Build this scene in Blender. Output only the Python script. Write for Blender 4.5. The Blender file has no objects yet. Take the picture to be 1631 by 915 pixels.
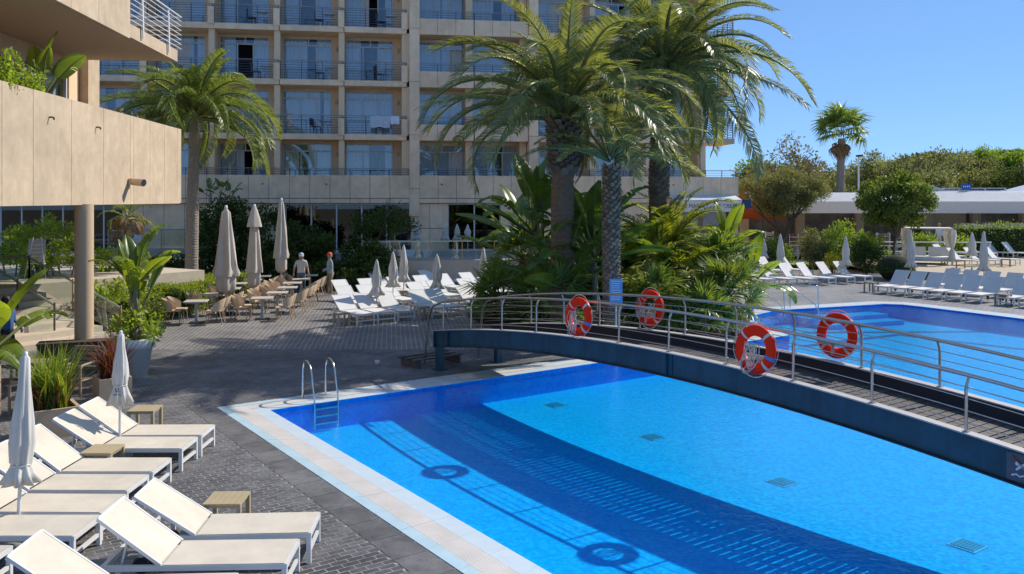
import bpy, bmesh, math, random
import numpy as np
from mathutils import Vector, Matrix, Euler
from mathutils.geometry import tessellate_polygon
R = math.radians
scene = bpy.context.scene
C = scene.collection
rnd = random.Random(7)
nrs = np.random.RandomState(11)

# ------------------------------------------------------------------ camera, sky, sun, exposure
F, CAMH, CX, HY = 1367.0, 4.1, 815.5, 318.0          # focal length in photo pixels, eye height, optical axis, horizon row
cam = bpy.data.cameras.new('camera'); camo = bpy.data.objects.new('camera', cam); C.objects.link(camo)
camo.location = (0, 0, CAMH); camo.rotation_euler = (R(90), 0, 0)
cam.sensor_width = 36; cam.lens = F / 1631 * 36; cam.shift_y = -(457.5 - HY) / 1631
cam.clip_start = 0.1; cam.clip_end = 3000
scene.camera = camo
SUN_EL, SUN_AZ = 40.5, 57.0                           # degrees; azimuth clockwise from +Y
world = bpy.data.worlds.new('World'); scene.world = world; world.use_nodes = True
wn = world.node_tree; wn.nodes.clear()
sky = wn.nodes.new('ShaderNodeTexSky'); sky.sky_type = 'NISHITA'; sky.sun_disc = False
sky.sun_elevation = R(SUN_EL); sky.sun_rotation = R(SUN_AZ); sky.altitude = 0
sky.air_density = 0.55; sky.dust_density = 0.0; sky.ozone_density = 9.0
bg = wn.nodes.new('ShaderNodeBackground'); bg.inputs['Strength'].default_value = 0.15
wo = wn.nodes.new('ShaderNodeOutputWorld')
gm = wn.nodes.new('ShaderNodeGamma'); gm.inputs[1].default_value = 0.45       # the photograph's sky is even: little paler towards the horizon
tn = wn.nodes.new('ShaderNodeMix'); tn.data_type = 'RGBA'; tn.blend_type = 'MULTIPLY'; tn.inputs['Factor'].default_value = 1.0; tn.inputs[7].default_value = (0.62, 0.88, 1.20, 1)
wn.links.new(sky.outputs[0], gm.inputs[0]); wn.links.new(gm.outputs[0], tn.inputs[6]); wn.links.new(tn.outputs[2], bg.inputs[0]); wn.links.new(bg.outputs[0], wo.inputs[0])
sl = bpy.data.lights.new('sun', 'SUN'); sl.energy = 2.08; sl.angle = R(0.5); sl.color = (1.0, 0.92, 0.81)
so = bpy.data.objects.new('sun', sl); C.objects.link(so)
sd = Vector((math.cos(R(SUN_EL)) * math.sin(R(SUN_AZ)), math.cos(R(SUN_EL)) * math.cos(R(SUN_AZ)), math.sin(R(SUN_EL))))
so.rotation_euler = (-sd).to_track_quat('-Z', 'Y').to_euler(); so.location = (30, 10, 40)
vs = scene.view_settings; vs.view_transform = 'Standard'; vs.look = 'None'; vs.exposure = 1.25; vs.gamma = 1.0; vs.use_curve_mapping = False
scene.cycles.max_bounces = 8; scene.cycles.transparent_max_bounces = 16
scene.cycles.use_denoising = True
scene.cycles.caustics_reflective = False; scene.cycles.caustics_refractive = False

# ------------------------------------------------------------------ helpers
def gp(px, py, z=0.0):                                # photo pixel -> point of the level at height z
    Y = F * (CAMH - z) / (py - HY)
    return ((px - CX) / F * Y, Y)
def atY(px, py, Y):                                   # photo pixel at a known distance
    return Vector(((px - CX) / F * Y, Y, CAMH - (py - HY) / F * Y))

MATS = {}
def nd(nt, t, **kw):
    n = nt.nodes.new(t)
    for k, v in kw.items():
        if k in n.inputs: n.inputs[k].default_value = v
        else: setattr(n, k, v)
    return n
def mat(name, col, rough=0.6, var=0.12, scale=6.0, bump=0.0, bscale=60.0, metal=0.0, spec=0.5, rnd_obj=0.0, island=0.0, stain=0.0, stain_scale=0.5, trans=0.0, tcol=None, coat=0.0, streak=0.0):
    if name in MATS: return MATS[name]
    m = bpy.data.materials.new(name); m.use_nodes = True; nt = m.node_tree; nt.nodes.clear()
    L = nt.links.new
    out = nd(nt, 'ShaderNodeOutputMaterial'); p = nd(nt, 'ShaderNodeBsdfPrincipled')
    p.inputs['Roughness'].default_value = rough; p.inputs['Metallic'].default_value = metal
    p.inputs['Specular IOR Level'].default_value = spec
    if coat: p.inputs['Coat Weight'].default_value = coat
    geo = nd(nt, 'ShaderNodeNewGeometry')
    no = nd(nt, 'ShaderNodeTexNoise'); no.inputs['Scale'].default_value = scale; no.inputs['Detail'].default_value = 6; no.inputs['Roughness'].default_value = .65
    L(geo.outputs['Position'], no.inputs['Vector'])
    mr = nd(nt, 'ShaderNodeMapRange'); mr.inputs[1].default_value = .3; mr.inputs[2].default_value = .7
    mr.inputs[3].default_value = 1 - var; mr.inputs[4].default_value = 1 + var
    L(no.outputs['Fac'], mr.inputs[0]); val = mr.outputs[0]
    def mul(a, b):
        q = nd(nt, 'ShaderNodeMath', operation='MULTIPLY'); L(a, q.inputs[0])
        if isinstance(b, float): q.inputs[1].default_value = b
        else: L(b, q.inputs[1])
        return q.outputs[0]
    def ranged(sock, lo, hi):
        q = nd(nt, 'ShaderNodeMapRange'); q.inputs[3].default_value = lo; q.inputs[4].default_value = hi; L(sock, q.inputs[0]); return q.outputs[0]
    if rnd_obj:
        oi = nd(nt, 'ShaderNodeObjectInfo'); val = mul(val, ranged(oi.outputs['Random'], 1 - rnd_obj, 1 + rnd_obj))
    if island: val = mul(val, ranged(geo.outputs['Random Per Island'], 1 - island, 1 + island))
    if stain:
        n2 = nd(nt, 'ShaderNodeTexNoise'); n2.inputs['Scale'].default_value = stain_scale; n2.inputs['Detail'].default_value = 8; n2.inputs['Roughness'].default_value = .7
        L(geo.outputs['Position'], n2.inputs['Vector'])
        q = nd(nt, 'ShaderNodeMapRange'); q.inputs[1].default_value = .35; q.inputs[2].default_value = .65; q.inputs[3].default_value = 1 - stain; q.inputs[4].default_value = 1 + stain * .5
        L(n2.outputs['Fac'], q.inputs[0]); val = mul(val, q.outputs[0])
    if streak:
        mp = nd(nt, 'ShaderNodeMapping'); mp.inputs['Scale'].default_value = (2.6, 2.6, .16); L(geo.outputs['Position'], mp.inputs['Vector'])
        n3 = nd(nt, 'ShaderNodeTexNoise'); n3.inputs['Scale'].default_value = 2.2; n3.inputs['Detail'].default_value = 7; n3.inputs['Roughness'].default_value = .7; L(mp.outputs[0], n3.inputs['Vector'])
        q = nd(nt, 'ShaderNodeMapRange'); q.inputs[1].default_value = .42; q.inputs[2].default_value = .62; q.inputs[3].default_value = 1 + streak * .25; q.inputs[4].default_value = 1 - streak; L(n3.outputs['Fac'], q.inputs[0]); val = mul(val, q.outputs[0])
    vm = nd(nt, 'ShaderNodeVectorMath', operation='SCALE'); vm.inputs[0].default_value = col[:3]; L(val, vm.inputs['Scale'])
    L(vm.outputs[0], p.inputs['Base Color'])
    if bump:
        nb = nd(nt, 'ShaderNodeTexNoise'); nb.inputs['Scale'].default_value = bscale; nb.inputs['Detail'].default_value = 4
        L(geo.outputs['Position'], nb.inputs['Vector'])
        b = nd(nt, 'ShaderNodeBump'); b.inputs['Strength'].default_value = bump; b.inputs['Distance'].default_value = .02
        L(nb.outputs['Fac'], b.inputs['Height']); L(b.outputs[0], p.inputs['Normal'])
    sh = p.outputs[0]
    if trans:
        tr = nd(nt, 'ShaderNodeBsdfTranslucent'); tc = tcol or (col[0] * 1.6, col[1] * 1.5, col[2] * .7)
        v2 = nd(nt, 'ShaderNodeVectorMath', operation='SCALE'); v2.inputs[0].default_value = tc[:3]; L(val, v2.inputs['Scale']); L(v2.outputs[0], tr.inputs[0])
        mx = nd(nt, 'ShaderNodeMixShader'); mx.inputs[0].default_value = trans; L(sh, mx.inputs[1]); L(tr.outputs[0], mx.inputs[2]); sh = mx.outputs[0]
    L(sh, out.inputs[0]); MATS[name] = m; return m

def schlick(nt, f0, normal=None):                        # two-sided Fresnel for thin sheets
    L = nt.links.new; lw = nd(nt, 'ShaderNodeLayerWeight'); lw.inputs[0].default_value = .5
    if normal is not None: L(normal, lw.inputs['Normal'])
    pw = nd(nt, 'ShaderNodeMath', operation='POWER'); pw.inputs[1].default_value = 5; L(lw.outputs['Facing'], pw.inputs[0])
    mr = nd(nt, 'ShaderNodeMapRange'); mr.inputs[3].default_value = f0; mr.inputs[4].default_value = 1.0; L(pw.outputs[0], mr.inputs[0]); return mr.outputs[0]
def glass_mat(name, tint, ior=1.5, boost=0.0, rough=0.0, refl=(1, 1, 1)):
    if name in MATS: return MATS[name]
    m = bpy.data.materials.new(name); m.use_nodes = True; nt = m.node_tree; nt.nodes.clear(); L = nt.links.new
    out = nd(nt, 'ShaderNodeOutputMaterial'); t = nd(nt, 'ShaderNodeBsdfTransparent'); t.inputs[0].default_value = (*tint, 1)
    g = nd(nt, 'ShaderNodeBsdfGlossy'); g.inputs['Roughness'].default_value = rough; g.inputs[0].default_value = (*refl, 1)
    fr = schlick(nt, ((ior - 1) / (ior + 1)) ** 2)
    ad = nd(nt, 'ShaderNodeMath', operation='ADD', use_clamp=True); ad.inputs[1].default_value = boost
    L(fr, ad.inputs[0]); mx = nd(nt, 'ShaderNodeMixShader'); L(ad.outputs[0], mx.inputs[0]); L(t.outputs[0], mx.inputs[1]); L(g.outputs[0], mx.inputs[2]); L(mx.outputs[0], out.inputs[0])
    MATS[name] = m; return m

class MB:
    def __init__(s): s.v = []; s.f = []; s.m = []; s.sm = []; s.cur = 0
    def add(s, vs, fs, smooth=False):
        o = len(s.v); s.v.extend([tuple(v) for v in vs])
        for f in fs: s.f.append(tuple(i + o for i in f)); s.m.append(s.cur); s.sm.append(smooth)
        return s
    def box(s, c, d, M=None):
        x, y, z = d[0] / 2, d[1] / 2, d[2] / 2
        vs = [Vector((a * x, b * y, e * z)) for e in (-1, 1) for b in (-1, 1) for a in (-1, 1)]
        if M is not None: vs = [M @ v for v in vs]
        vs = [v + Vector(c) for v in vs]
        return s.add(vs, [(0, 2, 3, 1), (4, 5, 7, 6), (0, 1, 5, 4), (2, 6, 7, 3), (0, 4, 6, 2), (1, 3, 7, 5)])
    def b2(s, a, b):                                    # box from min corner to max corner
        return s.box([(a[i] + b[i]) / 2 for i in range(3)], [abs(b[i] - a[i]) for i in range(3)])
    def bar(s, p, q, w, h, up=(0, 0, 1)):               # rectangular bar between two points
        p, q = Vector(p), Vector(q); d = (q - p); l = d.length; d.normalize()
        sx = d.cross(Vector(up));
        if sx.length < 1e-4: sx = d.cross(Vector((1, 0, 0)))
        sx.normalize(); sz = sx.cross(d)
        M = Matrix((d, sx, sz)).transposed()
        return s.box((p + q) / 2, (l, w, h), M)
    def tube(s, path, r, n=6, cap=True, smooth=True):
        path = [Vector(p) for p in path]; N = len(path)
        rs = r if isinstance(r, (list, tuple)) else [r] * N
        vs = []; up = Vector((0.01, 0.02, 1))
        for i, p in enumerate(path):
            d = (path[min(i + 1, N - 1)] - path[max(i - 1, 0)]).normalized()
            a = d.cross(up)
            if a.length < .05: a = d.cross(Vector((1, 0, 0)))
            a.normalize(); b = a.cross(d); 
            for k in range(n):
                t = 2 * math.pi * k / n; vs.append(p + (a * math.cos(t) + b * math.sin(t)) * rs[i])
        fs = [(i * n + k, i * n + (k + 1) % n, (i + 1) * n + (k + 1) % n, (i + 1) * n + k) for i in range(N - 1) for k in range(n)]
        s.add(vs, fs, smooth)
        if cap: s.add(vs[:n], [tuple(range(n))[::-1]]); s.add(vs[-n:], [tuple(range(n))])
        return s
    def lathe(s, prof, n=16, c=(0, 0, 0), smooth=True, wob=None):
        vs = []
        for i, (r, z) in enumerate(prof):
            for k in range(n):
                t = 2 * math.pi * k / n; q = r * (wob(t, i) if wob else 1)
                vs.append((c[0] + q * math.cos(t), c[1] + q * math.sin(t), c[2] + z))
        fs = [(i * n + k, i * n + (k + 1) % n, (i + 1) * n + (k + 1) % n, (i + 1) * n + k) for i in range(len(prof) - 1) for k in range(n)]
        return s.add(vs, fs, smooth)
    def torus(s, c, R1, r, n=32, m=10, M=None, a0=0, a1=2 * math.pi):
        vs = []; full = abs(a1 - a0 - 2 * math.pi) < 1e-6; nn = n if full else n + 1
        for i in range(nn):
            t = a0 + (a1 - a0) * i / n
            for k in range(m):
                u = 2 * math.pi * k / m; q = R1 + r * math.cos(u); v = Vector((q * math.cos(t), q * math.sin(t), r * math.sin(u)))
                if M is not None: v = M @ v
                vs.append(v + Vector(c))
        fs = [(i * m + k, i * m + (k + 1) % m, ((i + 1) % nn) * m + (k + 1) % m, ((i + 1) % nn) * m + k) for i in range(n) for k in range(m)]
        return s.add(vs, fs, True)
    def prism(s, poly, z0, z1):
        n = len(poly); vs = [(x, y, z0) for x, y in poly] + [(x, y, z1) for x, y in poly]
        return s.add(vs, [tuple(range(n))[::-1], tuple(range(n, 2 * n))] + [(i, (i + 1) % n, n + (i + 1) % n, n + i) for i in range(n)])
    def mesh(s, name, mats):
        me = bpy.data.meshes.new(name); me.from_pydata(s.v, [], s.f)
        mats = mats if isinstance(mats, (list, tuple)) else [mats]
        for m in mats: me.materials.append(m)
        me.polygons.foreach_set('material_index', s.m); me.polygons.foreach_set('use_smooth', s.sm)
        me.update(); return me
    def build(s, name, mats, parent=None, loc=(0, 0, 0), rot=(0, 0, 0)):
        return mk(name, s.mesh(name, mats), parent, loc, rot)

def np_mesh(name, V, Q, m, smooth=False):                # V (n,3), Q (k,4 or 3)
    me = bpy.data.meshes.new(name); n = len(V); k, w = Q.shape
    me.vertices.add(n); me.vertices.foreach_set('co', np.ascontiguousarray(V, np.float32).ravel())
    me.loops.add(k * w); me.loops.foreach_set('vertex_index', np.ascontiguousarray(Q, np.int32).ravel())
    me.polygons.add(k); me.polygons.foreach_set('loop_start', np.arange(0, k * w, w, dtype=np.int32))
    me.polygons.foreach_set('loop_total', np.full(k, w, np.int32))
    me.polygons.foreach_set('use_smooth', np.full(k, smooth, bool))
    me.materials.append(m); me.update(calc_edges=True); return me

def mk(name, me, parent=None, loc=(0, 0, 0), rot=(0, 0, 0), scale=None):
    o = bpy.data.objects.new(name, me); C.objects.link(o); o.location = loc; o.rotation_euler = rot
    if scale is not None: o.scale = scale if hasattr(scale, '__len__') else (scale,) * 3
    if parent is not None: o.parent = parent
    return o
def tag(o, label=None, cat=None, group=None, kind=None):
    if label: o['label'] = label
    if cat: o['category'] = cat
    if group: o['group'] = group
    if kind: o['kind'] = kind
    return o
def thing(name, label, cat, loc=(0, 0, 0), rz=0.0, group=None):
    o = mk(name, None, None, loc, (0, 0, rz)); o.empty_display_size = .2
    return tag(o, label, cat, group)
class Proto:                                             # a kind of thing: part meshes shared by every instance
    def __init__(s, name): s.name = name; s.p = []
    def add(s, name, mesh, parent=None, loc=(0, 0, 0), rot=(0, 0, 0), kind=None): s.p.append((name, mesh, parent, loc, rot, kind)); return len(s.p) - 1
    def make(s, loc, rz, label, cat, group=None, rot=None, scale=None):
        r = thing(s.name, label, cat, loc, rz, group)
        if rot: r.rotation_euler = rot
        if scale is not None: r.scale = scale if hasattr(scale, '__len__') else (scale,) * 3
        obs = []
        for n, me, pa, l, ro, kd in s.p:
            o = mk(n, me, r if pa is None else obs[pa], l, ro); obs.append(o)
            if kd: o['kind'] = kd
        return r
def text(body, size, parent, loc, rot, m, name='lettering', extrude=.004, align='CENTER'):
    cu = bpy.data.curves.new(name, 'FONT'); cu.body = body; cu.size = size; cu.extrude = extrude; cu.align_x = align; cu.align_y = 'CENTER'
    cu.materials.append(m); t_ = mk(name, cu); me = bpy.data.meshes.new_from_object(t_.evaluated_get(bpy.context.evaluated_depsgraph_get())); bpy.data.objects.remove(t_); return mk(name, me, parent, loc, rot)
ORD = ['first', 'second', 'third', 'fourth', 'fifth', 'sixth', 'seventh', 'eighth', 'ninth', 'tenth', 'eleventh', 'twelfth']

# pool frame: origin at the water's near left corner, u along the back edge, v along the left edge towards the camera
A0 = Vector((-4.71, 16.73)); U = Vector((.8176, .5758)); V = Vector((.5758, -.8176))
UANG = math.atan2(U.y, U.x)
def pf(a, b): p = A0 + U * a + V * b; return (p.x, p.y)
def to_pf(x, y): d = Vector((x, y)) - A0; return d.dot(U), d.dot(V)

# ------------------------------------------------------------------ materials
M_beige = mat('beige_concrete', (.62, .485, .33), .85, .10, 3, .25, 90, stain=.16, stain_scale=.7, rnd_obj=.04, streak=.035)
M_joint = mat('dark_joint', (.10, .075, .055), .9)
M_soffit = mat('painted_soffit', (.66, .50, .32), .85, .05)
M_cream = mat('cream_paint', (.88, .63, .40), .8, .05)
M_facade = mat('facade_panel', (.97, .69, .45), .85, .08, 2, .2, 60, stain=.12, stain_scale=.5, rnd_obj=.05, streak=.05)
M_column = mat('column_paint', (.62, .45, .28), .7, .05)
M_white = mat('white_frame', (.72, .72, .70), .35, .04)
M_sling = mat('cream_sling', (.67, .60, .48), .8, .05, 3, .15, 400, stain=.10, stain_scale=1.8, rnd_obj=.04)
M_sling2 = mat('white_sling', (.74, .735, .71), .75, .04)
M_sling3 = mat('grey_white_sling', (.70, .67, .63), .75, .06)
M_tan = mat('tan_resin', (.46, .37, .22), .5, .05)
M_taupe = mat('taupe_resin', (.33, .255, .17), .5, .06)
M_steel = mat('brushed_steel', (.52, .50, .46), .28, .05, 8, metal=1.0)
M_girder = mat('navy_girder_paint', (.012, .074, .112), .5, .14, 4, .08, 30, stain=.35, stain_scale=1.6, streak=.2)
M_gdark = mat('dark_grey_paint', (.028, .032, .042), .55, .10)
M_flange = mat('grey_flange', (.44, .42, .40), .6, .08)
M_plank = mat('grey_plank', (.10, .085, .075), .7, .2, 5, .2, 80, rnd_obj=.2)
M_red = mat('buoy_red', (.98, .028, .004), .6, .04, spec=.2)
M_tape = mat('reflective_tape', (.62, .56, .50), .35, .03)
M_rope = mat('old_rope', (.60, .55, .46), .9, .12, 40)
M_bluetag = mat('blue_tag', (.03, .25, .60), .5)
M_canvas = mat('parasol_canvas', (.66, .59, .50), .85, .06, 3, .05, 200, trans=.12, tcol=(.6, .5, .35))
M_canvas2 = mat('white_parasol_canvas', (.72, .69, .62), .85, .05, 3, .05, 200, trans=.12, tcol=(.7, .62, .5))
M_navy = mat('navy_print', (.02, .035, .08), .6)
M_polew = mat('white_pole', (.66, .66, .66), .4, .03)
M_cgrate = mat('grate_white', (.62, .575, .52), .6, .06)
M_ctile = mat('coping_tile_blue', (.50, .66, .72), .35, .05, 5, rnd_obj=.015, stain=.06, stain_scale=2)
M_ctile2 = mat('coping_tile_pale', (.60, .70, .76), .35, .04, 5, rnd_obj=.01)
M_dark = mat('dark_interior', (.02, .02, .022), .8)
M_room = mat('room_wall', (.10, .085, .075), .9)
M_curtain = mat('curtain_cloth', (.90, .88, .84), .9, .04, trans=.2, tcol=(.5, .5, .5))
M_alu = mat('aluminium_frame', (.72, .71, .69), .4, .03)
M_rail = mat('blue_grey_rail', (.07, .10, .15), .4, .05)
M_railtop = mat('rail_top', (.38, .37, .36), .35, .05, metal=.6)
M_dchair = mat('dark_chair', (.035, .035, .04), .5)
M_wallamp = mat('lamp_glass', (.65, .60, .52), .4)
M_pane = glass_mat('window_pane', (.90, .94, .98), 1.5, .05, 0.0, (.9, .97, 1.0))
M_pane2 = glass_mat('dark_pane', (.40, .43, .43), 1.5, .02)
M_clear = glass_mat('clear_glass', (.90, .95, .93), 1.45, .03)
M_gedge = mat('glass_edge', (.50, .54, .47), .35)
M_stair = mat('stair_stone', (.62, .53, .41), .8, .06, 4, .1, 60, stain=.08)
M_bronze = mat('bronze_post', (.42, .30, .16), .4, .05)
M_post = mat('dark_post', (.10, .09, .08), .5)
M_planter = mat('sandstone_planter', (.46, .35, .235), .85, .08, 8, .2, 60)
M_pot = mat('white_pot', (.80, .78, .74), .5, .03)
M_soil = mat('soil', (.05, .035, .025), .95, .3, 20, .4, 40)
M_sofa = mat('brown_sofa', (.075, .05, .035), .8)
M_cafe_top = mat('cream_table_top', (.58, .52, .44), .5, .05)
M_cafe_leg = mat('grey_table_leg', (.42, .41, .39), .45, .05)
M_wicker = mat('woven_tan', (.60, .46, .31), .75, .18, 60, .4, 150, rnd_obj=.08)
M_wicker2 = mat('tan_chair_leg', (.46, .33, .20), .6, .06)
M_terr = mat('terrace_stone', (.46, .41, .35), .8, .10, 2, .1, 40)
M_sandf = mat('sandy_terrace', (.50, .41, .28), .9, .10, 3, .2, 60)
M_soilg = mat('ground_soil', (.16, .14, .085), .95, .25, .6, .3, 10)
M_lawn = mat('lawn_green', (.16, .24, .03), .9, .2, 2, .3, 40)
# foliage
def leafmat(n, c, t=.35, rough=.45, spec=.5, isl=.35): return mat(n, c, rough, .12, 1.2, island=isl, rnd_obj=.10, trans=t, spec=spec, tcol=(c[0] * 2.0 + .02, c[1] * 1.9, c[2] * .6))
M_frond = leafmat('date_frond', (.215, .245, .105), .38, .38, .6, .35)
M_frond2 = leafmat('queen_frond', (.18, .235, .06), .4, .38, .6, .35)
M_frond3 = leafmat('fan_leaf_green', (.15, .225, .055), .40, .42, .5, .30)
M_frondy = leafmat('yellow_green_frond', (.22, .27, .035), .45, .40, .6, .25)
M_dead = leafmat('dry_frond', (.24, .16, .085), .15, .8, .2, .3)
M_petiole = mat('frond_stalk', (.17, .19, .06), .5, .1)
M_bark = mat('palm_bark', (.20, .135, .085), .9, .3, 12, .6, 60)
M_barkg = mat('grey_palm_bark', (.28, .24, .20), .85, .18, 8, .4, 40)
M_boot = mat('leaf_base', (.21, .165, .12), .85, .25, 14, .4, 60, island=.35)
M_big = leafmat('strelitzia_leaf', (.12, .20, .034), .38, .36, .6, .2)
M_bigy = leafmat('strelitzia_leaf_light', (.21, .29, .035), .45, .38, .6, .2)
M_lv = leafmat('shrub_leaf', (.17, .26, .045), .42, .55, .3)
M_lvl = leafmat('frangipani_leaf', (.24, .33, .05), .45, .5, .4)
M_lvd = leafmat('dark_shrub_leaf', (.065, .105, .028), .28, .6, .2)
M_lvh = leafmat('hedge_leaf', (.22, .30, .03), .38)
M_lvt = leafmat('boxwood_leaf', (.09, .15, .03), .3, .55, .3)
M_lvy = leafmat('yellow_shrub_leaf', (.26, .28, .015), .4)
M_olive = leafmat('olive_leaf', (.185, .205, .105), .35, .55, .3)
M_pine = leafmat('pine_needles', (.085, .12, .032), .25, .6, .2)
M_brown = leafmat('bare_twigs', (.27, .235, .15), .2, .8, .2)
M_wood = mat('tree_bark', (.12, .09, .065), .9, .25, 12, .5, 30)
M_woodl = mat('pale_stem', (.36, .32, .27), .8, .15, 12)
M_grassr = leafmat('red_flax', (.17, .055, .035), .3)
M_grassg = leafmat('green_flax', (.20, .28, .04), .4)
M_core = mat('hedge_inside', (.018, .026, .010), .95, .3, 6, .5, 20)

M_gtree = leafmat('glossy_tree_leaf', (.12, .18, .04), .35, .55, .3)
# ------------------------------------------------------------------ ground, deck, pool
def offset_poly(P, d):                                   # outward offset of a counter-clockwise outline
    n = len(P); out = []
    for i in range(n):
        p0, p1, p2 = Vector(P[i - 1]), Vector(P[i]), Vector(P[(i + 1) % n])
        e1, e2 = (p1 - p0).normalized(), (p2 - p1).normalized()
        n1, n2 = Vector((e1.y, -e1.x)), Vector((e2.y, -e2.x))
        k = (n1 + n2) / (1 + n1.dot(n2)); q = p1 + k * d; out.append((q.x, q.y))
    return out
water = [pf(0, 12.4), pf(22, 12.4), (22.5, 20.2), (21.0, 23.3), (17.6, 29.5), (15.7, 32.9), (15.25, 33.55), (14.6, 33.75), (13.9, 33.45), (10.5, 32.1), (9.9, 31.9), (8.7, 30.6), (8.12, 29.4), pf(16, 0), pf(0, 0)]
COPW = (0.29, 0.62, 0.80)
o1, o2, o3 = [offset_poly(water, d) for d in COPW]
def sheet_with_hole(outer, hole, z):
    polys = [[Vector((x, y, z)) for x, y in outer], [Vector((x, y, z)) for x, y in hole]]
    tri = tessellate_polygon(polys); allv = polys[0] + polys[1]
    mb = MB(); fs = []
    for t in tri:
        a, b, c = [allv[i] for i in t]
        fs.append(t if (b - a).cross(c - a).z > 0 else t[::-1])
    mb.add(allv, fs); return mb
def deck_mat():
    m = bpy.data.materials.new('stamped_deck'); m.use_nodes = True; nt = m.node_tree; L = nt.links.new
    p = nt.nodes['Principled BSDF']
    geo = nd(nt, 'ShaderNodeNewGeometry'); mp = nd(nt, 'ShaderNodeMapping')
    mp.inputs['Rotation'].default_value = (0, 0, R(82))
    L(geo.outputs['Position'], mp.inputs['Vector'])
    br = nd(nt, 'ShaderNodeTexBrick'); br.offset = .5; br.offset_frequency = 2; br.squash = 1
    br.inputs['Scale'].default_value = 1; br.inputs['Brick Width'].default_value = .32; br.inputs['Row Height'].default_value = .14
    br.inputs['Mortar Size'].default_value = .011; br.inputs['Mortar Smooth'].default_value = .2
    br.inputs['Color1'].default_value = (.150, .147, .147, 1); br.inputs['Color2'].default_value = (.205, .196, .188, 1); br.inputs['Mortar'].default_value = (.44, .41, .38, 1)
    L(mp.outputs[0], br.inputs['Vector'])
    n = nd(nt, 'ShaderNodeTexNoise'); n.inputs['Scale'].default_value = .55; n.inputs['Detail'].default_value = 9; n.inputs['Roughness'].default_value = .72; L(geo.outputs['Position'], n.inputs['Vector'])
    r = nd(nt, 'ShaderNodeMapRange'); r.inputs[1].default_value = .3; r.inputs[2].default_value = .7; r.inputs[3].default_value = .62; r.inputs[4].default_value = 1.45; L(n.outputs['Fac'], r.inputs[0])
    vm = nd(nt, 'ShaderNodeVectorMath', operation='SCALE'); L(br.outputs['Color'], vm.inputs[0]); L(r.outputs[0], vm.inputs['Scale']); L(vm.outputs[0], p.inputs['Base Color'])
    b = nd(nt, 'ShaderNodeBump'); b.inputs['Strength'].default_value = .5; b.inputs['Distance'].default_value = .01; b.invert = True
    L(br.outputs['Fac'], b.inputs['Height']); L(b.outputs[0], p.inputs['Normal'])
    p.inputs['Roughness'].default_value = .52; MATS['deck'] = m; return m
M_deck = deck_mat()
M_paver = mat('stamped_paver', (.135, .132, .133), .55, .35, 14, .18, 45, island=.22, rnd_obj=.2, stain=.5, stain_scale=.75)
M_slab = mat('border_slab', (.155, .15, .147), .55, .22, 5, .3, 30, rnd_obj=.16, stain=.35, stain_scale=1.4)

g = sheet_with_hole([(-900, -300), (900, -300), (900, 1500), (-900, 1500)], offset_poly(water, .1), -.30).build('ground', M_soilg); tag(g, kind='structure')
dk = sheet_with_hole([(-40, -20), (46, -20), (46, 48), (-40, 48)], o3, -.005).build('pool_deck', M_deck); tag(dk, kind='structure')

# pool shell and water
def pool_mat():
    m = bpy.data.materials.new('pool_tile_shimmer'); m.use_nodes = True; nt = m.node_tree; L = nt.links.new; p = nt.nodes['Principled BSDF']
    geo = nd(nt, 'ShaderNodeNewGeometry'); mp = nd(nt, 'ShaderNodeMapping'); mp.inputs['Rotation'].default_value = (0, 0, -UANG); L(geo.outputs['Position'], mp.inputs['Vector'])
    v = nd(nt, 'ShaderNodeTexVoronoi'); v.distance = 'CHEBYCHEV'; v.inputs['Scale'].default_value = 18; v.inputs['Randomness'].default_value = .12; L(mp.outputs[0], v.inputs['Vector'])  # tile-to-tile tone also stands in for the light shimmer of the ripples
    s = nd(nt, 'ShaderNodeSeparateColor'); L(v.outputs['Color'], s.inputs[0])
    cr = nd(nt, 'ShaderNodeValToRGB'); e = cr.color_ramp.elements
    e[0].position = 0; e[0].color = (.000, .34, .92, 1); e[1].position = 1; e[1].color = (.002, .50, 1.0, 1)
    q = cr.color_ramp.elements.new(.5); q.color = (.0, .41, .97, 1)
    L(s.outputs[0], cr.inputs[0]); L(cr.outputs[0], p.inputs['Base Color']); p.inputs['Roughness'].default_value = .6; p.inputs['Specular IOR Level'].default_value = .1
    return m
M_pool = pool_mat()
M_line = mat('lane_tile', (.004, .05, .30), .5)
POOLZ = -.56
mb = MB(); polyv = [Vector((x, y, POOLZ)) for x, y in water]; tri = tessellate_polygon([polyv])
fs = [t if (polyv[t[1]] - polyv[t[0]]).cross(polyv[t[2]] - polyv[t[0]]).z > 0 else t[::-1] for t in tri]
mb.add(polyv, fs)
n = len(water)
mb.add([(x, y, POOLZ) for x, y in water] + [(x, y, -.012) for x, y in water], [(i, n + i, n + (i + 1) % n, (i + 1) % n) for i in range(n)])
shell = mb.build('pool_basin', M_pool); tag(shell, kind='structure')
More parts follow.
